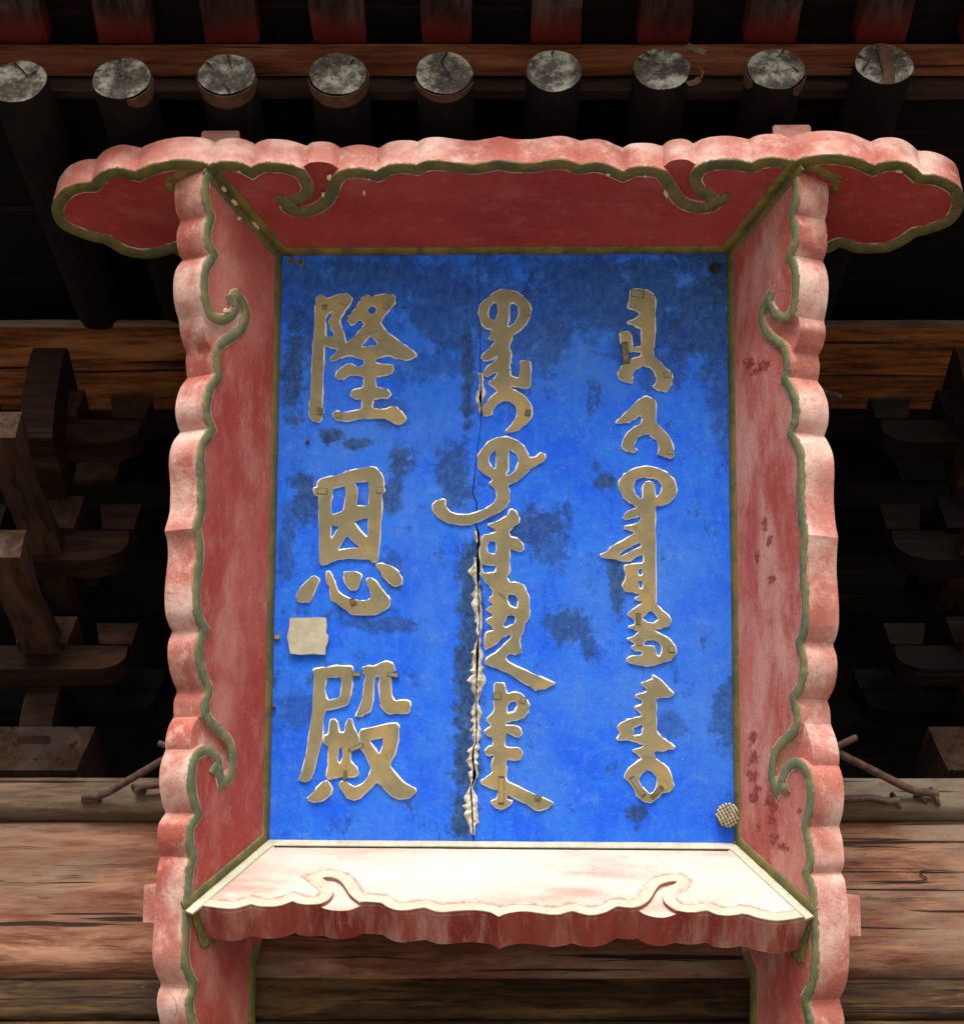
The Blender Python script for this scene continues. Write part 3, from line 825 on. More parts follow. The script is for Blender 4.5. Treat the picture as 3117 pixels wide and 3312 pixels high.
LIP = [(1195, 0, 0), (1205, 6, 4), (1240, 4, 8), (1270, 10, 13), (1290, 11, 8), (1310, 8, 2), (1330, 6, 0), (1350, 0, 0), None, (1705, 0, 0), (1720, 9, 1), (1745, 12, 4), (1758, 5, 6), (1768, 0, 0), None,
       (1796, 0, 0), (1802, 10, 0), (1830, 14, 0), (1850, 22, 0), (1865, 12, 0), (1880, 15, 2), (1895, 6, 3), (1920, 19, 6), (1950, 25, 5), (1975, 15, 8), (2000, 18, 6), (2020, 12, 6), (2045, 9, 3), (2060, 4, 5), (2075, 3, 7), (2090, 6, 5), (2110, 14, 10), (2140, 12, 14), (2180, 17, 20), (2210, 26, 22), (2225, 18, 14), (2250, 6, 10), (2272, 2, 2), (2288, 15, 9), (2320, 18, 16), (2345, 9, 8), (2360, 17, 12), (2390, 16, 15), (2402, 5, 6), (2430, 13, 16), (2460, 16, 14), (2490, 10, 8), (2510, 16, 5), (2530, 7, 4), (2548, 2, 2), (2580, 17, 16), (2620, 22, 20), (2650, 18, 18), (2680, 10, 8), (2712, 1, 1)]
def crack_at(y):
    for a, b in zip(CR, CR[1:]):
        if a[1] <= y <= b[1]:
            t = (y - a[1]) / (b[1] - a[1])
            return a[0] + (b[0] - a[0]) * t, a[2] + (b[2] - a[2]) * t
    return CR[-1][0], 2
def lips(side):
    bm = bmesh.new()
    rr = random.Random(21 + side)
    prev = None
    seq = []
    for a, b in zip(LIP, LIP[1:]):
        if a is None or b is None:
            seq.append(None); continue
        n = max(1, int((b[0] - a[0]) / 9))
        for k in range(n):
            t = k / n
            seq.append((a[0] + (b[0] - a[0]) * t, a[1] + (b[1] - a[1]) * t, a[2] + (b[2] - a[2]) * t))
    def flush(bm):
        if bm.faces: finish(bm, 'split_lip', MAT['lip'], plaque, smooth=False)
        else: bm.free()
        return bmesh.new()
    for s in seq:
        y = s[0] if s else 0
        w = 0 if s is None else s[1] if side < 0 else s[2]
        if w < 1.2:
            if prev: bm = flush(bm)
            prev = None; continue
        x, g = crack_at(y)
        w *= rr.uniform(.5, 1.35)
        row = []
        for k, z in ((g / 2 - .5, -.004), (g / 2 + .5, .009 + rr.uniform(-.003, .004)), (g / 2 + w * .5, .008 + rr.uniform(-.003, .003)), (g / 2 + w, .0015), (g / 2 + w + .5, -.002)):
            u, v = panel(x + side * k + rr.uniform(-1, 1), y + rr.uniform(-3.5, 3.5))
            row.append(bm.verts.new((u, v, z)))
        if prev:
            for i in range(4): bm.faces.new((prev[i], prev[i + 1], row[i + 1], row[i]))
        prev = row
    flush(bm)
lips(-1); lips(1)

# ------------------------------------------------------------------ raised characters
C1 = (950, 900, 450, 1789); C2 = (920, 1480, 450, 1627); C3 = (870, 1940, 500, 1420)
M1 = (1380, 900, 400, 1590); M2 = (1380, 1380, 400, 1590); M3 = (1420, 1820, 400, 1590); M4 = (1420, 2180, 400, 1590)
G1 = (1900, 900, 400, 1590); G2 = (1900, 1250, 400, 1590); G3 = (1900, 1650, 400, 1590); G4 = (1900, 2130, 400, 1590)
Z_CH = .0055
def glyph(name, pieces, seed):
    """pieces: list of (outer, holes), each a list of photograph pixels"""
    rr = random.Random(seed)
    bm, bw = bmesh.new(), bmesh.new()
    for outer, holes in pieces:
        loops = []
        for lp in [outer] + holes:
            q = chaikin(lp)
            q = [panel(x + rr.uniform(-.7, .7), y + rr.uniform(-.7, .7), Z_CH) for x, y in q]
            q = dedupe(q, 2e-4)
            sg = 1 if area(q) > 0 else -1
            if lp is not outer: sg = -sg
            q2 = []
            for i, (x, y) in enumerate(q):
                t = (Vector(q[(i + 1) % len(q)]) - Vector(q[i - 1])).normalized()
                q2.append((x - t.y * .0011 * sg, y + t.x * .0011 * sg))
            loops.append(q2)
        flat, tops = [], []
        for li, lp in enumerate(loops):
            sg = 1 if (area(lp) > 0) == (li == 0) else -1
            ring_t = [bm.verts.new((x, y, Z_CH)) for x, y in lp]
            tops.append(ring_t); flat += ring_t
            n = len(lp)
            w0, w1 = [], []
            for i, (x, y) in enumerate(lp):
                a, b = Vector(lp[i - 1]), Vector(lp[(i + 1) % n])
                t = (b - a).normalized()
                nn = Vector((t.y, -t.x)) * sg
                o = .0038 * rr.uniform(.25, 1.5)
                w0.append(bw.verts.new((x, y, Z_CH - .0012)))
                w1.append(bw.verts.new((x + nn.x * o, y + nn.y * o, -.001)))
            for i in range(n):
                j = (i + 1) % n
                bw.faces.new((w0[i], w0[j], w1[j], w1[i]))
        for t in tessellate_polygon([[Vector((x, y, 0)) for x, y in lp] for lp in loops]):
            try: bm.faces.new([flat[i] for i in t])
            except ValueError: pass
        # short vertical lip so that the gilded sheet has thickness
        for ring in tops:
            low = [bm.verts.new((v.co.x, v.co.y, Z_CH - .0016)) for v in ring]
            for i in range(len(ring)):
                j = (i + 1) % len(ring)
                bm.faces.new((ring[i], ring[j], low[j], low[i]))
    for f in bm.faces:
        if abs(f.normal.z) > .5 and f.normal.z < 0: f.normal_flip()
    o = finish(bm, name, MAT['gold'], plaque, smooth=False)
    finish(bw, 'gesso_edge', MAT['gesso'], o, sharp=50)
    return o
def P(fr, s): return px2(*fr, s)[0]
glyph('chinese_character', [(P(C1, '280,260 350,200 430,262 600,195 680,185 755,250 740,310 690,360 650,420 600,500 585,560 620,640 650,720 655,830 700,815 780,740 850,660 910,590 880,545 830,535 790,580 740,595 690,550 700,490 740,430 790,395 800,370 850,290 890,230 940,205 1000,230 1080,215 1180,190 1270,195 1310,250 1290,330 1230,400 1170,460 1140,520 1110,570 1180,670 1290,760 1420,850 1520,920 1580,985 1530,1020 1450,1050 1330,1030 1240,990 1180,985 1110,1015 1050,1030 1055,1090 1160,1100 1260,1110 1290,1150 1260,1220 1180,1240 1060,1255 1050,1330 1060,1395 1130,1405 1200,1420 1245,1480 1215,1530 1120,1535 1030,1545 1010,1610 1005,1665 1080,1680 1180,1680 1250,1650 1310,1645 1370,1700 1420,1760 1445,1810 1410,1850 1350,1875 1270,1840 1180,1805 1050,1790 930,1800 800,1810 690,1830 560,1830 515,1790 500,1720 540,1705 650,1720 800,1700 880,1670 880,1560 760,1540 725,1480 760,1430 880,1410 905,1330 900,1260 800,1240 700,1250 650,1285 590,1300 535,1260 560,1190 630,1130 700,1090 760,1105 820,1135 900,1110 905,1040 830,1030 760,990 690,985 600,1020 520,1060 470,1060 470,1020 520,975 580,910 500,895 400,860 385,920 385,1100 375,1300 370,1500 365,1620 375,1700 360,1800 320,1855 250,1840 195,1760 190,1700 205,1560 215,1400 230,1200 240,1000 250,800 265,600 275,440 275,330'),
    [P(C1, '410,500 440,440 500,412 490,470 445,560 475,630 515,690 520,740 405,750 405,600'), P(C1, '945,400 970,355 1030,345 1065,380 1055,430 1010,460 950,430'), P(C1, '990,725 1085,830 1070,860 960,870 850,885 900,820')])], 31)
glyph('chinese_character', [
    (P(C2, '385,290 430,240 560,215 700,170 850,130 1000,100 1060,115 1120,170 1155,230 1160,330 1170,390 1140,430 1140,560 1130,750 1115,950 1105,1100 1090,1220 1030,1230 990,1190 850,1180 700,1180 600,1195 520,1235 430,1255 400,1230 405,1000 400,800 395,600 400,440 345,430 340,350 385,345'),
     [P(C2, '565,350 700,320 715,440 690,620 550,670 540,540 560,430'), P(C2, '825,285 985,265 985,400 985,560 835,565 860,450 850,360'), P(C2, '805,745 980,695 975,820 965,940 870,840'), P(C2, '540,780 640,800 590,880 540,960'), P(C2, '730,900 800,970 870,1050 740,1065 610,1085')]),
    (P(C2, '340,1370 220,1480 135,1590 145,1690 310,1690 330,1600 380,1490 410,1420'), []),
    (P(C2, '490,1340 520,1320 560,1380 590,1470 630,1570 700,1620 800,1660 900,1670 980,1665 1015,1620 1000,1540 955,1470 970,1410 1010,1400 1080,1450 1140,1540 1200,1610 1235,1670 1220,1740 1150,1800 1050,1835 900,1840 780,1830 700,1770 600,1700 540,1650 530,1520 480,1450'), []),
    (P(C2, '700,1330 830,1330 905,1370 880,1460 850,1540 770,1550 710,1470 690,1380'), []),
    (P(C2, '1070,1240 1160,1240 1260,1270 1340,1340 1380,1420 1360,1490 1270,1505 1210,1440 1150,1390 1100,1310'), [])], 32)
glyph('chinese_character', [
    (P(C3, '400,640 500,620 640,605 760,610 775,650 765,760 745,890 730,960 650,985 560,1005 515,1010 500,1100 490,1250 480,1330 440,1460 410,1580 380,1660 320,1680 265,1660 300,1580 340,1430 370,1200 395,1000 410,800 415,690'), [P(C3, '520,720 660,705 665,800 650,900 530,925 515,830')]),
    (P(C3, '560,1100 600,1090 630,1130 640,1220 690,1220 700,1150 725,1090 765,1100 780,1180 820,1240 830,1310 790,1340 745,1400 750,1490 800,1530 825,1590 800,1620 720,1630 640,1625 560,1650 525,1630 540,1540 545,1420 540,1340 500,1320 505,1250 545,1240'), [P(C3, '640,1370 670,1350 680,1430 655,1510 630,1480')]),
    (P(C3, '350,1820 430,1740 490,1670 540,1660 580,1730 560,1800 480,1850 420,1870 360,1840'), []),
    (P(C3, '850,620 900,605 970,610 1030,575 1080,565 1140,585 1165,640 1120,670 1120,720 1125,880 1150,930 1230,920 1290,930 1300,980 1280,1040 1180,1045 1090,1045 1040,1000 1015,960 1010,800 1015,700 970,700 960,800 950,950 930,1020 860,1060 790,1080 810,1030 850,930 870,780 885,700 860,660'), []),
    (P(C3, '840,1195 950,1170 1080,1140 1170,1130 1195,1170 1190,1280 1160,1400 1105,1520 1160,1600 1240,1680 1340,1730 1355,1770 1300,1820 1200,1835 1120,1800 1040,1720 990,1670 930,1730 850,1810 770,1845 700,1810 660,1740 640,1680 700,1660 730,1690 790,1720 860,1690 920,1610 940,1550 890,1430 838,1350 832,1260 825,1230'), [P(C3, '920,1290 1050,1260 1040,1350 1015,1420 960,1360')])], 33)
glyph('manchu_word', [(P(M1, '790,240 850,180 930,145 1030,135 1140,160 1250,230 1320,320 1345,410 1320,510 1260,600 1190,670 1110,720 1080,800 1055,880 1085,960 1075,1060 1060,1130 1075,1250 1190,1290 1195,1100 1210,1060 1330,1050 1335,1200 1335,1400 1250,1410 1150,1390 1050,1370 1110,1430 1200,1470 1290,1540 1340,1630 1350,1750 1300,1850 1200,1930 1100,1975 1010,1970 1080,1890 1150,1780 1165,1700 1130,1620 1060,1570 980,1565 900,1620 850,1680 820,1760 740,1760 700,1680 760,1600 830,1520 920,1450 860,1390 780,1340 870,1290 920,1200 880,1210 770,1270 720,1220 770,1140 880,1060 920,980 840,1040 750,1060 700,1010 740,950 830,870 890,800 790,780 820,700 850,650 760,640 700,570 660,450 680,340 740,280'),
    [P(M1, '800,380 850,305 915,310 910,430 890,540 800,510 785,440'), P(M1, '1060,330 1110,300 1180,370 1185,470 1130,570 1030,635 1060,500')])], 34)
glyph('manchu_word', [(P(M2, '720,270 800,180 920,130 1050,130 1170,180 1260,260 1310,370 1330,400 1400,390 1460,330 1510,340 1530,400 1490,460 1400,500 1310,550 1230,650 1130,710 1030,745 1070,840 1065,940 1020,1030 940,1090 850,1140 700,1200 580,1250 450,1265 300,1240 160,1180 80,1080 70,1000 130,940 240,930 235,1010 290,1090 400,1130 520,1130 640,1100 760,1050 860,980 905,880 880,790 790,730 850,690 830,640 720,600 650,500 650,380'),
    [P(M2, '890,290 820,350 790,430 830,520 890,540'), P(M2, '1060,280 1150,330 1190,420 1150,550 1060,620 1010,620 1050,540 1050,400')])], 35)
glyph('manchu_word', [(P(M2, '1080,1050 1140,1080 1190,1160 1180,1240 1100,1290 1050,1340 1080,1420 1170,1430 1230,1490 1250,1560 1210,1600 1100,1580 1060,1560 1070,1700 1060,1870') +
    P(M3, '870,190 900,250 990,250 1080,270 1120,350 1160,450 1165,600 1150,720 1100,760 1090,850 1060,930 1030,990 1060,1140 1010,1180 900,1160 850,1220 880,1270 1000,1340 1150,1400 1280,1460 1400,1510 1510,1555 1380,1610 1250,1645 1150,1580 1000,1490 850,1400 700,1340 575,1290 625,1215 740,1150 830,1060 930,960 930,905 870,925 760,1015 640,1095 590,1120 580,1000 600,895 715,865 640,780 605,730 705,680 650,625 605,590 685,540 650,490 645,450 695,410 690,350 650,290 600,250 550,175') +
    P(M2, '690,1890 690,1700 680,1600 700,1480 730,1385 820,1375 905,1345 850,1300 765,1265 900,1215 1030,1150'),
    [P(M2, '790,1470 880,1470 905,1560 870,1640 790,1620 765,1540'), P(M2, '705,1770 890,1770 890,1870 720,1890'), P(M3, '880,400 990,400 1020,500 1000,590 910,560 870,480'), P(M3, '870,660 990,680 980,770 850,840 820,800 860,740')])], 36)
glyph('manchu_word', [(P(M4, '710,110 820,110 850,170 870,260 960,230 1060,250 1120,320 1160,410 1140,500 1070,580 960,600 850,620 850,660 970,660 1040,690 1065,760 1020,820 950,790 860,750 850,850 840,930 900,950 1020,945 1080,1000 1050,1090 980,1110 880,1090 850,1140 870,1220 855,1330 870,1380 1000,1440 1150,1510 1270,1560 1380,1610 1480,1660 1400,1720 1270,1765 1150,1690 1000,1610 870,1550 865,1610 950,1640 880,1710 800,1745 710,1710 650,1640 740,1610 760,1500 660,1460 530,1400 560,1360 640,1300 690,1260 660,1190 690,1100 720,1040 620,1050 580,990 640,930 700,920 690,820 600,780 580,730 680,660 600,580 690,500 710,450 700,300'), [P(M4, '870,420 910,350 980,345 1010,410 970,490 870,510')])], 37)
glyph('mongolian_word', [(P(G1, '560,140 650,130 740,140 860,200 875,300 870,500 865,700 855,900 850,1000 930,1060 1000,1150 1070,1210 1090,1290 1070,1380 1020,1450 920,1440 840,1395 880,1340 885,1260 850,1180 790,1130 720,1120 640,1150 580,1220 570,1290 590,1340 480,1330 400,1280 390,1200 450,1110 510,1070 560,1040 690,1000 690,930 560,940 530,920 440,850 410,680 540,680 570,720 570,880 690,880 700,650 610,600 490,555 600,530 690,450 600,400 520,380 530,290 550,220'), [])], 38)
glyph('mongolian_word', [(P(G2, '750,120 830,150 880,180 880,460 960,540 1050,640 1100,760 1115,880 1080,920 980,900 880,870 920,820 910,740 870,670 800,610 720,610 650,650 610,710 600,770 640,820 600,840 510,830 440,770 450,690 510,590 600,520 690,470 710,400 680,360 620,400 550,450 450,465 350,465 400,420 500,320 600,220 680,150'), [])], 39)
glyph('mongolian_word', [(P(G2, '530,1080 640,1040 780,1020 920,1050 1030,1110 1120,1210 1150,1310 1120,1410 1050,1490 950,1520 880,1540 870,1690') +
    P(G3, '875,300 875,500 880,1000 880,1200 950,1280 1040,1350 1075,1420 1050,1490 950,1520 840,1520 880,1560 1000,1620 1080,1690 1130,1760 1140,1850 1080,1920 950,1970 830,1998 720,2000 560,1975 490,1915 560,1875 690,1865 710,1830 700,1805 590,1795 560,1760 620,1720 590,1690 490,1660 600,1620 670,1550 560,1520 520,1500 610,1470 610,1400 500,1330 600,1260 700,1200 680,1160 590,1140 690,1080 600,1060 490,1040 440,970 490,880 490,800 470,710 560,690 720,680 720,560 640,580 540,660 400,640 180,600 150,575 250,530 310,460 400,420 500,360 590,300 610,270 560,255 480,240 460,200 560,195 660,150 690,90 670,60 600,90 500,125 450,90') +
    P(G2, '500,1600 650,1555 560,1500 470,1430 410,1340 400,1220 460,1130'),
    [P(G3, '390,570 500,500 600,440 690,410 690,470 560,520 440,590'), P(G2, '590,1260 610,1200 700,1170 850,1170 930,1210 960,1290 940,1370 870,1430 860,1250 800,1215 740,1220 710,1290 715,1440 650,1420 600,1350'), P(G3, '650,750 700,740 705,830 670,850 640,800'), P(G3, '650,900 710,900 710,1010 670,1010'), P(G3, '690,1390 760,1310 820,1285 880,1340 920,1400 860,1450 760,1440'), P(G3, '710,1710 760,1670 880,1670 950,1730 960,1810 930,1880 890,1870 880,1790 840,1740 740,1740')])], 40)
glyph('mongolian_word', [(P(G4, '830,210 900,240 980,310 1050,400 1110,450 1070,490 950,500 870,510 890,580 885,750 890,950 980,1030 1070,1090 1130,1150 1000,1180 850,1200 880,1290 960,1340 1040,1420 1090,1540 1110,1660 1030,1720 940,1730 900,1800 810,1860 720,1840 640,1780 600,1680 540,1590 470,1530 480,1470 550,1390 620,1340 710,1280 640,1230 560,1180 680,1150 750,1110 650,1080 560,1050 480,1040 370,1050 420,960 370,880 430,830 500,790 600,760 700,740 690,690 590,630 690,600 710,540 600,480 680,450 750,430 760,390 680,310 760,290 840,260'), [P(G4, '580,880 710,840 715,900 690,980 580,1000 600,940'), P(G4, '770,1420 840,1450 890,1540 890,1620 850,1720 800,1740 700,1650 650,1560 690,1480')])], 41)
# the fallen square plate
def slab(name, pts, z0, z1, mat, parent, bevel=.0015):
    bm = bmesh.new()
    q = [panel(x, y, z1) for x, y in pts]
    t = [bm.verts.new((x, y, z1)) for x, y in q]; b = [bm.verts.new((x, y, z0)) for x, y in q]
    bm.faces.new(t)
    for i in range(len(t)): bm.faces.new((t[i], t[(i + 1) % len(t)], b[(i + 1) % len(t)], b[i]))
    return finish(bm, name, mat, parent, sharp=40)
sq = slab('square_plate', P(C3, '190,165 300,168 420,160 522,165 530,240 522,300 545,330 540,390 520,440 515,505 400,498 290,505 195,495 180,420 165,340 185,250'), -.001, .010, MAT['plate'], plaque)
sq['label'] = 'small pale square plate pinned low on the left of the blue panel'

# little clips pinned over the strokes
CLIPS = [(1050, 993, 17, 17, 5), (1249, 990, 18, 18, 20), (1093, 1341, 22, 20, 2), (1035, 1330, 20, 24, 3), (1042, 1588, 34, 20, 3), (1227, 1585, 22, 20, 0), (1141, 1947, 20, 26, -20), (1152, 2181, 26, 14, 5), (1271, 2183, 36, 13, 8), (1116, 2510, 12, 34, 6), (1152, 2419, 50, 14, -22), (1704, 1011, 22, 20, 5), (1707, 1335, 20, 22, 10), (1607, 2252, 26, 22, 0), (1692, 2265, 18, 22, 25), (1739, 2582, 22, 20, 15), (1621, 2557, 18, 92, 0), (2061, 950, 44, 22, 10), (2023, 1141, 22, 72, -6), (2159, 1212, 26, 18, 3), (2167, 1462, 22, 16, 10), (2064, 2002, 16, 38, 0), (2172, 2100, 22, 22, 0), (2062, 2545, 16, 76, -35), (2124, 2563, 16, 50, 45), (2066, 2078, 14, 22, 0), (896, 2061, 20, 14, 0), (1045, 2056, 18, 16, 8)]
for i, (x, y, w, h, a) in enumerate(CLIPS):
    ca, sa = math.cos(R(a)), math.sin(R(a))
    bm = bmesh.new()
    for k, (m, z1) in enumerate(((1.0, Z_CH + .0008), (.84, Z_CH + .0013))):
        t, b = [], []
        for sx, sy in ((-1, -1), (1, -1), (1, 1), (-1, 1)):
            u, v = sx * w / 2 * m, sy * h / 2 * m
            q = panel(x + u * ca - v * sa, y + u * sa + v * ca, Z_CH)
            t.append(bm.verts.new((*q, z1))); b.append(bm.verts.new((*q, Z_CH - .002)))
        f = bm.faces.new(t); f.material_index = 1 - k
        for j in range(4):
            bm.faces.new((t[j], t[(j + 1) % 4], b[(j + 1) % 4], b[j])).material_index = 1 - k
    finish(bm, 'pin_clip', [MAT['gold'] if i % 3 else MAT['clip'], MAT['clip_dark']], plaque, smooth=False)

# woven wire covered vents, washers and nail heads on the panel
def vent(x, y, r, mat, label, weave=5):
    cx, cy = panel(x, y)
    k = 1.2288 / 1460 * 1.02
    rr_ = r * k
    bm = bmesh.new()
    seg = 24
    ringb = [bm.verts.new((cx + rr_ * math.cos(2 * math.pi * i / seg), cy + rr_ * math.sin(2 * math.pi * i / seg), -.001)) for i in range(seg)]
    ringt = [bm.verts.new((cx + rr_ * .93 * math.cos(2 * math.pi * i / seg), cy + rr_ * .93 * math.sin(2 * math.pi * i / seg), .010)) for i in range(seg)]
    for i in range(seg): bm.faces.new((ringb[i], ringb[(i + 1) % seg], ringt[(i + 1) % seg], ringt[i]))
    bm.faces.new(ringt)
    o = finish(bm, 'wire_vent', MAT['crack'], plaque, sharp=50)
    o['label'] = label
    bm = bmesh.new()
    for dr in (0, 1):
        a0 = R(28 + 90 * dr)
        for i in range(-weave, weave + 1):
            off = i / (weave + .5) * rr_ * .95
            half = math.sqrt(max(0, (rr_ * .95) ** 2 - off ** 2))
            pts = []
            n = 2 * weave + 2
            for j in range(n * 2 + 1):
                t = -1 + 2 * j / (n * 2)
                z = .013 + .0022 * math.cos(math.pi * (j / 1.0 + i)) * (1 if dr else -1) + .006 * (1 - t * t)
                pts.append((cx + math.cos(a0) * t * half - math.sin(a0) * off, cy + math.sin(a0) * t * half + math.cos(a0) * off, z))
            if half > rr_ * .2: tube_bm(bm, pts, rr_ * .10 if dr else rr_ * .05, 5)
    finish(bm, 'wire_weave', mat, o, sharp=80)
vent(2353, 2637, 37, MAT['cane'], 'round vent of cream woven wire in the lower right corner of the blue panel', 3)
vent(2311, 868, 17, MAT['net_dark'], 'small dark wire vent in the upper right corner of the blue panel', 3)
for x, y, ro in ((939, 845, 14), (972, 850, 15)):
    cx, cy = panel(x, y)
    k = .00086
    bm = bmesh.new()
    tube_bm(bm, [(cx + ro * k * .72 * math.cos(t * math.pi / 10), cy + ro * k * .72 * math.sin(t * math.pi / 10), .004) for t in range(21)], ro * k * .28, 7, False)
    finish(bm, 'ring_washer', MAT['clip'], plaque, sharp=80)
for x, y in ((885, 2286), (995, 1428), (2375, 2728), (2082, 2738)):
    cx, cy = panel(x, y)
    bm = bmesh.new()
    bmesh.ops.create_uvsphere(bm, u_segments=10, v_segments=6, radius=.006, matrix=Matrix.Translation((cx, cy, .003)))
    finish(bm, 'nail_head', MAT['iron'], plaque, sharp=80)

# ------------------------------------------------------------------ the hall's eave and beams
hall = empty('timber_hall', Matrix.Translation((0, 4.5, 0)))
tag(hall, 'old unpainted timber hall front with round rafter ends and a broad red brown beam', 'building')
HI = Matrix.Translation((0, -4.5, 0))
def hall_part(name, bm, mats, parent=None, sharp=50, M=None):
    """mesh written in world coordinates, stored about its own origin"""
    o = finish(bm, name, mats, None, sharp=sharp)
    o.data.transform(HI)
    o.parent = parent or hall
    return o
def zat(py, Y): return at(W_PX / 2, py, Y).z
def xbeam(name, py0, py1, Y, depth, mat, bev=.02, x0=-4.7, x1=4.7, wav=.004, seed=0):
    """long beam whose front face spans rows py0..py1 at distance Y"""
    rr = random.Random(seed)
    z1, z0 = zat(py0, Y), zat(py1, Y)
    bm = bmesh.new()
    n = 40
    prof = []
    for (yy, zz, sy, sz) in ((Y, z0, 1, 1), (Y, z1, 1, -1)):
        pts = [(yy + bev * (1 - math.cos(t)), zz + sz * bev * (1 - math.sin(t))) for t in (R(90), R(60), R(30), R(0))]
        prof += pts if sz > 0 else pts[::-1]
    prof = prof + [(Y + depth, z1), (Y + depth, z0)]
    rings = []
    for i in range(n + 1):
        x = x0 + (x1 - x0) * i / n
        rings.append([bm.verts.new((x, y + rr.uniform(-wav, wav) * .5, z + rr.uniform(-wav, wav) * .5)) for y, z in prof])
    m = len(prof)
    for A, B in zip(rings, rings[1:]):
        for k in range(m):
            bm.faces.new((A[k], A[(k + 1) % m], B[(k + 1) % m], B[k]))
    bm.faces.new(rings[0]); bm.faces.new(rings[-1][::-1])
    return hall_part(name, bm, mat, sharp=60)
YB = 4.5
xbeam('ledge_beam', 2508, 2618, YB - .05, .5, MAT['wood_ledge'], .022, seed=1)
xbeam('main_beam', 2624, 3148, YB - .015, .4, MAT['wood_beam'], .07, seed=2)
xbeam('lower_beam', 3140, 3286, YB + .03, .35, MAT['wood_low'], .02, seed=3)
xbeam('door_lintel', 3296, 3900, YB + .05, .3, MAT['wood_low'], .015, seed=4)
xbeam('eave_beam', 1042, 1212, 4.22, .16, MAT['wood_eave'], .012, seed=5)
xbeam('eave_board', 1034, 1043, 4.20, .2, MAT['wood_ledge'], .003, seed=6)
xbeam('inner_tie_beam', 1225, 1330, 4.62, .14, MAT['wood_bracket'], .012, seed=7)
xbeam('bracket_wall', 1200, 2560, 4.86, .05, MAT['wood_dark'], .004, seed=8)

def beam_crack(pts, Y, w, seed):
    rr = random.Random(seed)
    bm = bmesh.new()
    prev = None
    P3 = []
    for (a, b) in zip(pts, pts[1:]):
        n = max(1, int(math.hypot(b[0] - a[0], b[1] - a[1]) / 25))
        for k in range(n): P3.append((a[0] + (b[0] - a[0]) * k / n, a[1] + (b[1] - a[1]) * k / n + rr.uniform(-1.2, 1.2)))
    P3.append(pts[-1])
    for k, (x, y) in enumerate(P3):
        ww = w * min(1, .25 + 3 * min(k, len(P3) - 1 - k) / len(P3)) * rr.uniform(.6, 1.3)
        row = [bm.verts.new(at(x, y - ww, Y)), bm.verts.new(at(x, y + ww, Y))]
        if prev: bm.faces.new((prev[0], prev[1], row[1], row[0]))
        prev = row
    return hall_part('beam_crack', bm, MAT['crack'], sharp=60)
YM = YB - .015 - .0045
for i, (pts, w) in enumerate([([(2745, 2853), (2960, 2851), (2990, 2848), (2998, 2841), (2975, 2828), (2972, 2820), (2990, 2816), (3125, 2818)], 2.2), ([(2730, 2902), (2860, 2908), (3100, 2903)], 1.3), ([(2740, 2742), (2880, 2740), (2960, 2746)], 1.6), ([(2740, 2790), (2790, 2792)], 2.0),
                              ([(-20, 2742), (90, 2740), (160, 2744)], 1.3), ([(160, 2800), (330, 2798), (500, 2796)], 1.0), ([(180, 2835), (270, 2832)], 1.2), ([(-20, 2852), (90, 2858), (150, 2854)], 1.4), ([(-10, 3020), (60, 3022), (140, 3032), (180, 3042)], 1.0), ([(300, 3060), (420, 3064)], 1.4), ([(1000, 3100), (1200, 3096), (1350, 3104)], 1.8), ([(1900, 3110), (2100, 3104), (2300, 3112)], 1.8)]):
    beam_crack(pts, YM, w, i)
# rafters
SL = R(15.8)
YR = 3.05
RAF = [(57, 262, 94, 'charred round rafter end cut off by the left edge of the photo'), (393, 252, 94, 'round rafter end with a brown worn middle and a brown strap at its lower right'), (733, 238, 92, 'grey round rafter end with a brown band round its lower rim and two long cracks'),
       (1093, 237, 94, 'pale round rafter end with a brown band round its lower rim and no strap across'), (1436, 234, 94, 'pale round rafter end with one thick crack from its top to its lower right'), (1791, 228, 92, 'dark mottled round rafter end with a rusty lower half'),
       (2140, 222, 93, 'grey round rafter end with a brown strap hanging off its right side'), (2510, 222, 93, 'grey round rafter end with brown strap scraps on both lower sides'), (2859, 206, 93, 'round rafter end with a brown strap laid straight across its face')]
def _sp(ox, *ls): return [[(ox + x * .5345, y * .5345) for x, y in l] for l in ls]
SPLITS = {0: _sp(0, [(40, 345), (100, 390), (150, 440), (170, 465)], [(222, 430), (190, 445), (155, 462)]),
          1: _sp(0, [(715, 345), (730, 365), (715, 390)], [(575, 430), (600, 425), (625, 420)], [(870, 445), (835, 470)]),
          2: _sp(0, [(1375, 330), (1390, 370), (1405, 420)], [(1245, 365), (1268, 390), (1290, 412)], [(1400, 565), (1375, 530), (1345, 500)]),
          3: _sp(1000, [(270, 355), (240, 390), (200, 375)], [(230, 530), (215, 495)]),
          4: _sp(1000, [(838, 315), (815, 345), (800, 372), (830, 420), (860, 470), (890, 490)], [(985, 430), (940, 445)], [(970, 385), (920, 392)]),
          5: _sp(1000, [(1475, 305), (1470, 330), (1478, 350)], [(1535, 300), (1520, 325)]),
          6: _sp(2000, [(105, 345), (140, 362), (180, 388)], [(160, 312), (180, 332), (208, 352)], [(395, 420), (425, 440)]),
          7: _sp(2000, [(1005, 290), (990, 312), (972, 335)], [(1085, 435), (1060, 405), (1015, 388)], [(920, 545), (900, 520)]),
          8: _sp(2000, [(1450, 335), (1480, 350), (1512, 362)], [(1440, 430), (1475, 425), (1495, 390), (1525, 355)], [(1760, 430), (1740, 440)])}
raf_end = Matrix.Rotation(R(-6), 4, 'X')
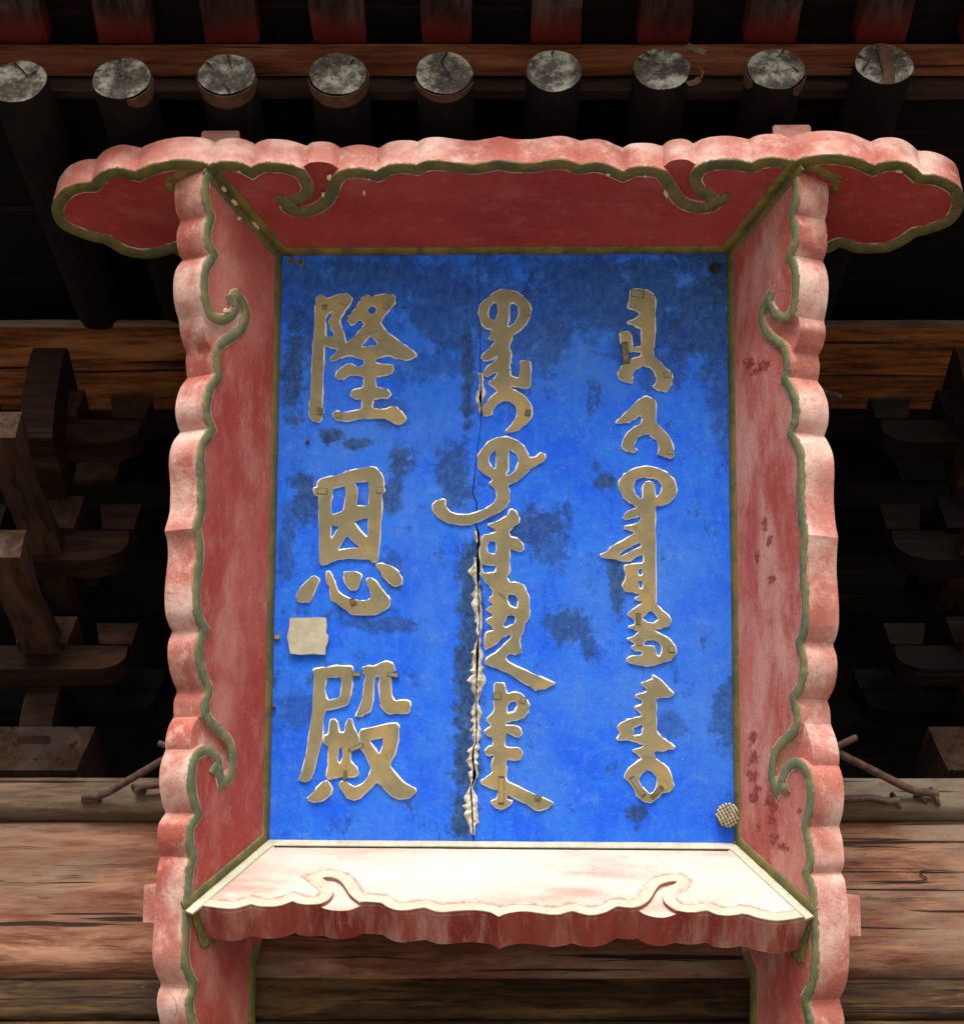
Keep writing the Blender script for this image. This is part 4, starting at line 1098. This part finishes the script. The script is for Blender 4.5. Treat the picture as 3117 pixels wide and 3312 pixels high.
def rafter(px, py, r, label, i):
    rr = random.Random(50 + i)
    c = at(px, py, YR)
    depth = (c - EYE).dot(CAM_M.to_3x3() @ Vector((0, 0, -1)))
    rad = r / F_PX * depth
    ax = Vector((0, math.cos(SL), math.sin(SL)))
    u = Vector((1, 0, 0)); v = ax.cross(u).normalized()
    v = Vector((0, -math.sin(SL), math.cos(SL)))
    tilt = -0.15
    bm = bmesh.new()
    seg = 40
    lump = [1 + .022 * math.sin(2 * t * 2 * math.pi / seg + i) + .014 * math.sin(5 * t * 2 * math.pi / seg + 2 * i) + rr.uniform(-.008, .008) for t in range(seg)]
    rings = []
    for s in (0, .02, .5, 1.0, 1.9):
        ring = []
        for t in range(seg):
            a = 2 * math.pi * t / seg
            off = (u * math.cos(a) + v * math.sin(a)) * rad * lump[t]
            k = s
            if s < .03: k = s + off.dot(Vector((0, 0, 1))) * -tilt
            ring.append(bm.verts.new(c + off * (.985 if s == 0 else 1) + ax * k))
        rings.append(ring)
    for A, B in zip(rings, rings[1:]):
        for t in range(seg): bm.faces.new((A[t], A[(t + 1) % seg], B[(t + 1) % seg], B[t])).material_index = 0
    # end face: concentric rings with uneven relief
    prev = rings[0]
    base = c - ax * 0.0
    for q in (.86, .68, .5, .32, .15):
        ring = []
        for t in range(seg):
            a = 2 * math.pi * t / seg
            p = c + (rings[0][t].co - c) * q + ax * rr.uniform(-.002, .003)
            ring.append(bm.verts.new(p))
        for t in range(seg): bm.faces.new((prev[t], prev[(t + 1) % seg], ring[(t + 1) % seg], ring[t])).material_index = 1
        prev = ring
    cv = bm.verts.new(c + ax * .002)
    for t in range(seg): bm.faces.new((prev[t], prev[(t + 1) % seg], cv)).material_index = 1
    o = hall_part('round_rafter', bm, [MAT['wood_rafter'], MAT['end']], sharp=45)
    o['label'] = label
    # thin dark splits, each a tapering sliver let into the end face
    fv = (v + ax * (-tilt * v.z)).normalized()
    out = -fv.cross(u).normalized()
    if out.y > 0: out = -out
    for line in SPLITS.get(i, ()):
        pts = []
        for x, y in line:
            d = ray(x, y)
            pts.append(EYE + d * ((c + out * .0045 - EYE).dot(out) / d.dot(out)))
        pts = [Vector(p) for p in catmull([tuple(p) for p in pts], 3)]
        pts = [p for p in pts if (p - c).length < rad * .965]
        if len(pts) < 3: continue
        bm = bmesh.new()
        prevr = None
        for k, p in enumerate(pts):
            q = pts[min(k + 1, len(pts) - 1)] - pts[max(k - 1, 0)]
            tt = q.cross(out).normalized()
            w = .0034 * (1 - .8 * k / (len(pts) - 1)) * rr.uniform(.7, 1.3)
            row = [bm.verts.new(p - tt * w), bm.verts.new(p + tt * w)]
            if prevr: bm.faces.new((prevr[0], prevr[1], row[1], row[0]))
            prevr = row
        hall_part('end_split', bm, MAT['crack'], o)
    return o, c, rad, u, fv, ax, out
RO = [rafter(*a, i) for i, a in enumerate(RAF)]
def ribbon(parent, name, mat, centre, du, width, thick, out):
    """strap: swept flat strip along centre points, width along du"""
    bm = bmesh.new()
    prev = None
    for p in centre:
        row = [bm.verts.new(p + du * width * k + out * thick * z) for k, z in ((-.5, 0), (-.5, 1), (.5, 1), (.5, 0))]
        if prev:
            for k in range(4): bm.faces.new((prev[k], prev[(k + 1) % 4], row[(k + 1) % 4], row[k]))
        else: bm.faces.new(row)
        prev = row
    bm.faces.new(prev[::-1])
    return hall_part(name, bm, mat, parent, sharp=40)
def band_strap(ro, a0, a1, w):
    o, c, rad, u, fv, ax, out = ro
    pts = []
    bm = bmesh.new()
    prev = None
    n = 16
    for k in range(n + 1):
        a = R(a0 + (a1 - a0) * k / n)
        d = u * math.cos(a) + fv * math.sin(a)
        ww = w * (.35 + .65 * math.sin(math.pi * k / n) ** .6)
        row = [bm.verts.new(c + d * rad * 1.035 + ax * .004), bm.verts.new(c + d * rad * 1.065 + ax * .004), bm.verts.new(c + d * rad * 1.065 + ax * (.004 + ww)), bm.verts.new(c + d * rad * 1.035 + ax * (.004 + ww))]
        if prev:
            for j in range(4): bm.faces.new((prev[j], prev[(j + 1) % 4], row[(j + 1) % 4], row[j]))
        else: bm.faces.new(row)
        prev = row
    bm.faces.new(prev[::-1])
    hall_part('strap', bm, MAT['strap'], o, sharp=40)
band_strap(RO[1], -75, 5, .05)
band_strap(RO[2], -175, -5, .055)
band_strap(RO[3], -170, 8, .05)
band_strap(RO[4], -160, -20, .03)
band_strap(RO[7], -60, -5, .05)
band_strap(RO[7], 170, 215, .05)
def face_strap(ro, pts_px, w, lift=.008):
    o, c, rad, u, fv, ax, out = ro
    P3 = []
    for x, y in pts_px:
        d = ray(x, y)
        P3.append(EYE + d * ((c + out * lift - EYE).dot(out) / d.dot(out)))
    t = (P3[-1] - P3[0]).normalized()
    ribbon(o, 'strap', MAT['strap'], P3, t.cross(out).normalized(), w, .003, out)
face_strap(RO[8], [(2848, 142), (2860, 180), (2872, 225), (2876, 252), (2866, 272)], .030)
face_strap(RO[6], [(2222, 148), (2250, 160), (2282, 172)], .022, .05)
face_strap(RO[6], [(2222, 272), (2246, 268), (2262, 256)], .018, .012)
face_strap(RO[6], [(2264, 256), (2274, 236), (2262, 218), (2240, 200)], .008, .014)

xr0, xr1 = -4.7, 4.7
xbeam('eave_batten', 140, 196, YR + .07, .05, MAT['wood_batten'], .006, seed=9)
xbeam('rafter_board', 192, 292, YR + .135, .03, MAT['wood_board'], .004, seed=10)
# flying rafters above the batten
FLY = [(80, 158), (410, 175), (752, 172), (1098, 172), (1446, 160), (1796, 163), (2144, 167), (2488, 163), (2845, 158), (3190, 160)]
YF = YR + .09
FS = R(9.0)
flab = 'square flying rafter stained red at its foot, {} from the left above the orange batten'
ordn = ['first', 'second', 'third', 'fourth', 'fifth', 'sixth', 'seventh', 'eighth', 'ninth', 'tenth']
for i, (px, w) in enumerate(FLY):
    rr = random.Random(90 + i)
    c = at(px, 139, YF)
    depth = (c - EYE).dot(CAM_M.to_3x3() @ Vector((0, 0, -1)))
    hwid = w / 2 / F_PX * depth
    bm = bmesh.new()
    A = []
    for k, s in enumerate((-.0, .12, .24, .36, .48)):
        z = c.z - math.tan(FS) * s
        j = [rr.uniform(-.0025, .0025) for _ in range(4)]
        A.append([bm.verts.new((c.x - hwid + j[0], c.y - s, z + .003)), bm.verts.new((c.x - hwid + .008 + j[0], c.y - s, z)), bm.verts.new((c.x + hwid - .008 + j[1], c.y - s, z)), bm.verts.new((c.x + hwid + j[1], c.y - s, z + .003)), bm.verts.new((c.x + hwid + j[1], c.y - s, z + .12)), bm.verts.new((c.x - hwid + j[0], c.y - s, z + .12))])
    for a, b in zip(A, A[1:]):
        for k in range(6): bm.faces.new((a[k], a[(k + 1) % 6], b[(k + 1) % 6], b[k]))
    bm.faces.new(A[0]); bm.faces.new(A[-1][::-1])
    o = hall_part('flying_rafter', bm, MAT['wood_fly'], sharp=40)
    o['label'] = flab.format(ordn[i])
# boards over the flying rafters and over the round rafters
c = at(W_PX / 2, 139, YF)
bm = bmesh.new()
nb = 4
for k in range(nb):
    y0, y1 = c.y + .12 - k * .16, c.y + .12 - (k + 1) * .16 + .005
    f = lambda y: c.z + .075 - math.tan(FS) * (c.y - y)
    if k == 0: pass
    vs_ = [bm.verts.new((x, y, f(y) + (0 if k % 2 else .004))) for x, y in ((xr0, y0), (xr1, y0), (xr1, y1), (xr0, y1))]
    up = [bm.verts.new((v_.co.x, v_.co.y, v_.co.z + .03)) for v_ in vs_]
    bm.faces.new(vs_); bm.faces.new(up[::-1])
    for q in range(4): bm.faces.new((vs_[q], vs_[(q + 1) % 4], up[(q + 1) % 4], up[q]))
hall_part('roof_boarding', bm, MAT['wood_boarding'], sharp=40)
c2 = at(W_PX / 2, 232, YR)
bm = bmesh.new()
zf = lambda y: c2.z + .085 + math.tan(SL) * (y - c2.y)
vs_ = [bm.verts.new((x, y, zf(y) + dz)) for dz in (0, .05) for x, y in ((xr0, YR + .16), (xr1, YR + .16), (xr1, 6.2), (xr0, 6.2))]
for idx in ((0, 3, 2, 1), (4, 5, 6, 7), (0, 1, 5, 4), (1, 2, 6, 5), (2, 3, 7, 6), (3, 0, 4, 7)): bm.faces.new([vs_[i] for i in idx])
hall_part('roof_deck', bm, MAT['wood_dark'])
bm = bmesh.new()
ze = c.z - math.tan(FS) * .5
vs_ = []
for y, z in ((c.y - .52, ze + .13), (YR + .1, c.z + .16), (6.4, zf(6.4) + .12)):
    for x in (-5, 5):
        for dz in (0, .06): vs_.append(bm.verts.new((x, y, z + dz)))
for a in (0, 4):
    b = a + 4
    for q in ((a, a + 2, b + 2, b), (a + 1, b + 1, b + 3, a + 3), (a, b, b + 1, a + 1), (a + 2, a + 3, b + 3, b + 2)): bm.faces.new([vs_[i] for i in q])
bm.faces.new([vs_[i] for i in (0, 1, 3, 2)])
hall_part('roof', bm, MAT['wood_dark'])

# bracket sets
def arm_profile(x0, x1, z0, z1, curveL, curveR):
    """front outline of a bracket arm with boat shaped ends"""
    out = [(x0, z1)]
    h = z1 - z0
    n = 7
    if curveL:
        for k in range(n + 1):
            t = R(90) * k / n
            out.append((x0 + h * 1.15 * (1 - math.cos(t)), z0 + h * .62 * (1 - math.sin(t))))
    else: out.append((x0, z0))
    if curveR:
        for k in range(n + 1):
            t = R(90) * (1 - k / n)
            out.append((x1 - h * 1.15 * (1 - math.cos(t)), z0 + h * .62 * (1 - math.sin(t))))
    else: out.append((x1, z0))
    out.append((x1, z1))
    return out
def ext(bm, prof, y0, y1):
    n = len(prof)
    a = [bm.verts.new((x, y0, z)) for x, z in prof]; b = [bm.verts.new((x, y1, z)) for x, z in prof]
    bm.faces.new(a); bm.faces.new(b[::-1])
    for i in range(n): bm.faces.new((a[i], a[(i + 1) % n], b[(i + 1) % n], b[i]))
def extx(bm, prof, x0, x1):
    n = len(prof)
    a = [bm.verts.new((x0, y, z)) for y, z in prof]; b = [bm.verts.new((x1, y, z)) for y, z in prof]
    bm.faces.new(a); bm.faces.new(b[::-1])
    for i in range(n): bm.faces.new((a[i], a[(i + 1) % n], b[(i + 1) % n], b[i]))
def bracket(X, label, thrust=True):
    # core block on the ledge
    z0, z1 = zat(2508, 4.55), zat(2376, 4.5)
    bm = bmesh.new()
    box_bm(bm, (X - .175, 4.46, z0 - .01), (X + .175, 4.8, z1), taper=.72)
    core = hall_part('bracket_set', bm, MAT['wood_beak'], sharp=40)
    core['label'] = label
    def part(name, bm, mat=MAT['wood_bracket']): return hall_part(name, bm, mat, core, sharp=40)
    # arms across: (row of arm top, row of arm bottom, Y, half length)
    back = MAT['wood_dark']
    for (pt, pb, Y, half) in ((2088, 2165, 4.40, .245), (1716, 1812, 4.25, .235), (1357, 1432, 4.05, .265), (2230, 2300, 4.62, .30), (1905, 1985, 4.62, .34), (1560, 1640, 4.62, .36)):
        za, zb = zat(pt, Y), zat(pb, Y)
        bm = bmesh.new()
        ext(bm, arm_profile(X - half, X + half, zb, za, True, True), Y, Y + .085)
        far = back if Y > 4.5 else MAT['wood_bracket'] if thrust != 'dark' else MAT['wood_bracket_shade']
        part('bracket_arm', bm, far)
        hb = (za - zb)
        for sx in (-1, 1):
            bm = bmesh.new()
            box_bm(bm, (X + sx * (half - .035) - .062, Y - .02, za + .002), (X + sx * (half - .035) + .062, Y + .105, za + hb * .78), taper=.76)
            part('bearing_block', bm, far)
        bm = bmesh.new()
        box_bm(bm, (X - .095, Y - .045, za - hb * .1), (X + .095, Y + .13, za + hb * .85), taper=.78)
        part('bearing_block', bm, MAT['wood_beak'] if thrust != 'dark' else far)
    # arms thrust out towards the courtyard; the middle set's are cut short behind the plaque
    if not thrust: return
    def beak(pt, pb, Yf, w, Yb, rise, mat=MAT['wood_beak']):
        zt, zb = zat(pt, Yf), zat(pb, Yf)
        h = zt - zb
        prof = [(Yf, zb), (Yf, zb + h * .55), (Yf + h * .08, zb + h * .85), (Yf + h * .28, zt), (Yf + h * .55, zb + h * .96), (Yf + h * .9, zb + h * .72), (Yf + h * 1.4, zb + h * .58), (Yf + h * 2.2, zb + h * .62), (Yb, zb + h * .62 + rise), (Yb, zb + rise - h * .1)]
        bm = bmesh.new()
        extx(bm, prof, X - w / 2, X + w / 2)
        part('beak_arm', bm, mat)
    beak(1308, 1416, 3.62, .098, 4.6, .18)
    beak(1690, 1803, 3.85, .105, 4.6, .12)
    # low curled head on the core block
    zt, zb, Yf = zat(2195, 4.46), zat(2434, 4.46), 4.46
    h = zt - zb
    bm = bmesh.new()
    prof = [(Yf + .045, zb), (Yf + .012, zb + h * .2), (Yf, zb + h * .45), (Yf + .004, zb + h * .72), (Yf + .02, zb + h * .86), (Yf + .03, zt), (Yf + .2, zt), (Yf + .2, zb)]
    extx(bm, prof, X - .047, X + .047)
    part('curled_head', bm)
    zt, zb, Yf = zat(1102, 3.88), zat(1408, 3.92), 3.88
    h = zt - zb
    bm = bmesh.new()
    extx(bm, [(Yf + .05, zb), (Yf + .01, zb + h * .3), (Yf, zb + h * .8), (Yf + .015, zb + h * .96), (Yf + .04, zt), (Yf + .34, zt), (Yf + .34, zb)], X - .049, X + .049)
    part('upright_head', bm)
XS = -1.279
for X, lb, th in ((XS, 'bracket set left of the plaque with grey beak shaped arms pointing outward', True), ((1650 - 1558) / 6000 * 5.356, 'bracket set hidden behind the plaque, only its arm tips showing on both sides', False), ((3181 - 1558) / 6000 * 5.356, 'bracket set at the right edge of the photo, mostly in black shade', 'dark')):
    bracket(X, lb, th)

# ------------------------------------------------------------------ iron stays between beam and plaque
def stay(pts, rad, label, hook=None, name='iron_stay'):
    base = Vector(pts[0])
    e = empty(name, Matrix.Translation(base))
    tag(e, label, 'iron rod', 'iron stays tying the plaque to the beam')
    bm = bmesh.new()
    sm = catmull([tuple(Vector(p) - base) for p in pts], 3)
    rr = random.Random(len(label))
    tube_bm(bm, sm, [rad * rr.uniform(.98, 1.02) for _ in sm], 10)
    finish(bm, 'rod', MAT['iron'], e, sharp=60)
    if hook:
        for (c, r, th, nrm) in hook:
            bm = bmesh.new()
            n_ = Vector(nrm).normalized()
            a = n_.cross(Vector((0, 0, 1))).normalized(); b = n_.cross(a)
            cc = Vector(c) - base
            tube_bm(bm, [cc + (a * math.cos(t * math.pi / 9) + b * math.sin(t * math.pi / 9)) * r for t in range(19)], th, 8, False)
            finish(bm, 'ring_staple', MAT['iron'], e, sharp=60)
    return e
yb = YB - .05
def seg3(a, b, n=5): return [tuple(Vector(a).lerp(Vector(b), k / n)) for k in range(n + 1)]
def bent(*P):
    out = []
    for a, b in zip(P, P[1:]): out += seg3(a, b)[(1 if out else 0):]
    return out
stay(bent(at(266, 2576, yb - .022), at(318, 2576, yb - .026), at(352, 2562, yb - .036), at(660, 2380, yb - .18)), .0105, 'long rust brown rod slanting up from the ledge to the left of the plaque',
     [(at(298, 2590, yb + .004), .024, .0065, (0, -.6, 1))])
stay(bent(at(440, 2560, yb - .02), at(462, 2545, yb - .03), at(560, 2534, yb - .03), at(640, 2536, yb - .03)), .010, 'short bent iron hook on the ledge close to the left edge of the plaque',
     [(at(450, 2552, yb), .018, .0065, (.4, -.3, 1))])
stay(bent(at(3034, 2566, yb - .022), at(2968, 2562, yb - .026), at(2930, 2548, yb - .036), at(2590, 2374, yb - .18)), .0112, 'long rust brown rod slanting up from the ledge to the right of the plaque',
     [(at(3022, 2578, yb), .024, .0065, (1, -.3, .3)), (at(2975, 2588, yb + .004), .017, .006, (.6, -.3, 1))])
stay(bent(at(2904, 2588, yb - .015), at(2868, 2594, yb - .02), at(2820, 2582, yb - .02), at(2640, 2588, yb - .02)), .010, 'short iron hook on the ledge close to the right edge of the plaque',
     [(at(2896, 2590, yb), .020, .0065, (.8, -.3, .3))])
stay([at(2768, 2385, 4.3), at(2700, 2416, 4.3), at(2600, 2460, 4.3)], .0095, 'iron rod stub sticking up beside the right edge of the plaque above the long rod')
stay([at(514, 2404, 4.3), at(545, 2414, 4.3), at(640, 2440, 4.3)], .0085, 'tiny iron rod stub left of the plaque above the long rod')
stay([at(2722, 1284, 4.0), at(2690, 1276, 4.0), at(2600, 1250, 4.0)], .010, 'small broken rod end right of the plaque high up under the eave beam')

# ------------------------------------------------------------------ ground of the courtyard below
bm = bmesh.new()
vs_ = [bm.verts.new(p) for p in ((-60, -90, 0), (60, -90, 0), (60, 6, 0), (-60, 6, 0))]
bm.faces.new(vs_)
g = finish(bm, 'ground', MAT['ground'])
tag(g, kind='structure')
# hall wall under the beam, so that no light comes from behind
box('lower_wall', (-5, .25, .02), (5, .4, zat(3890, YB + .05)), MAT['wood_low'], hall)
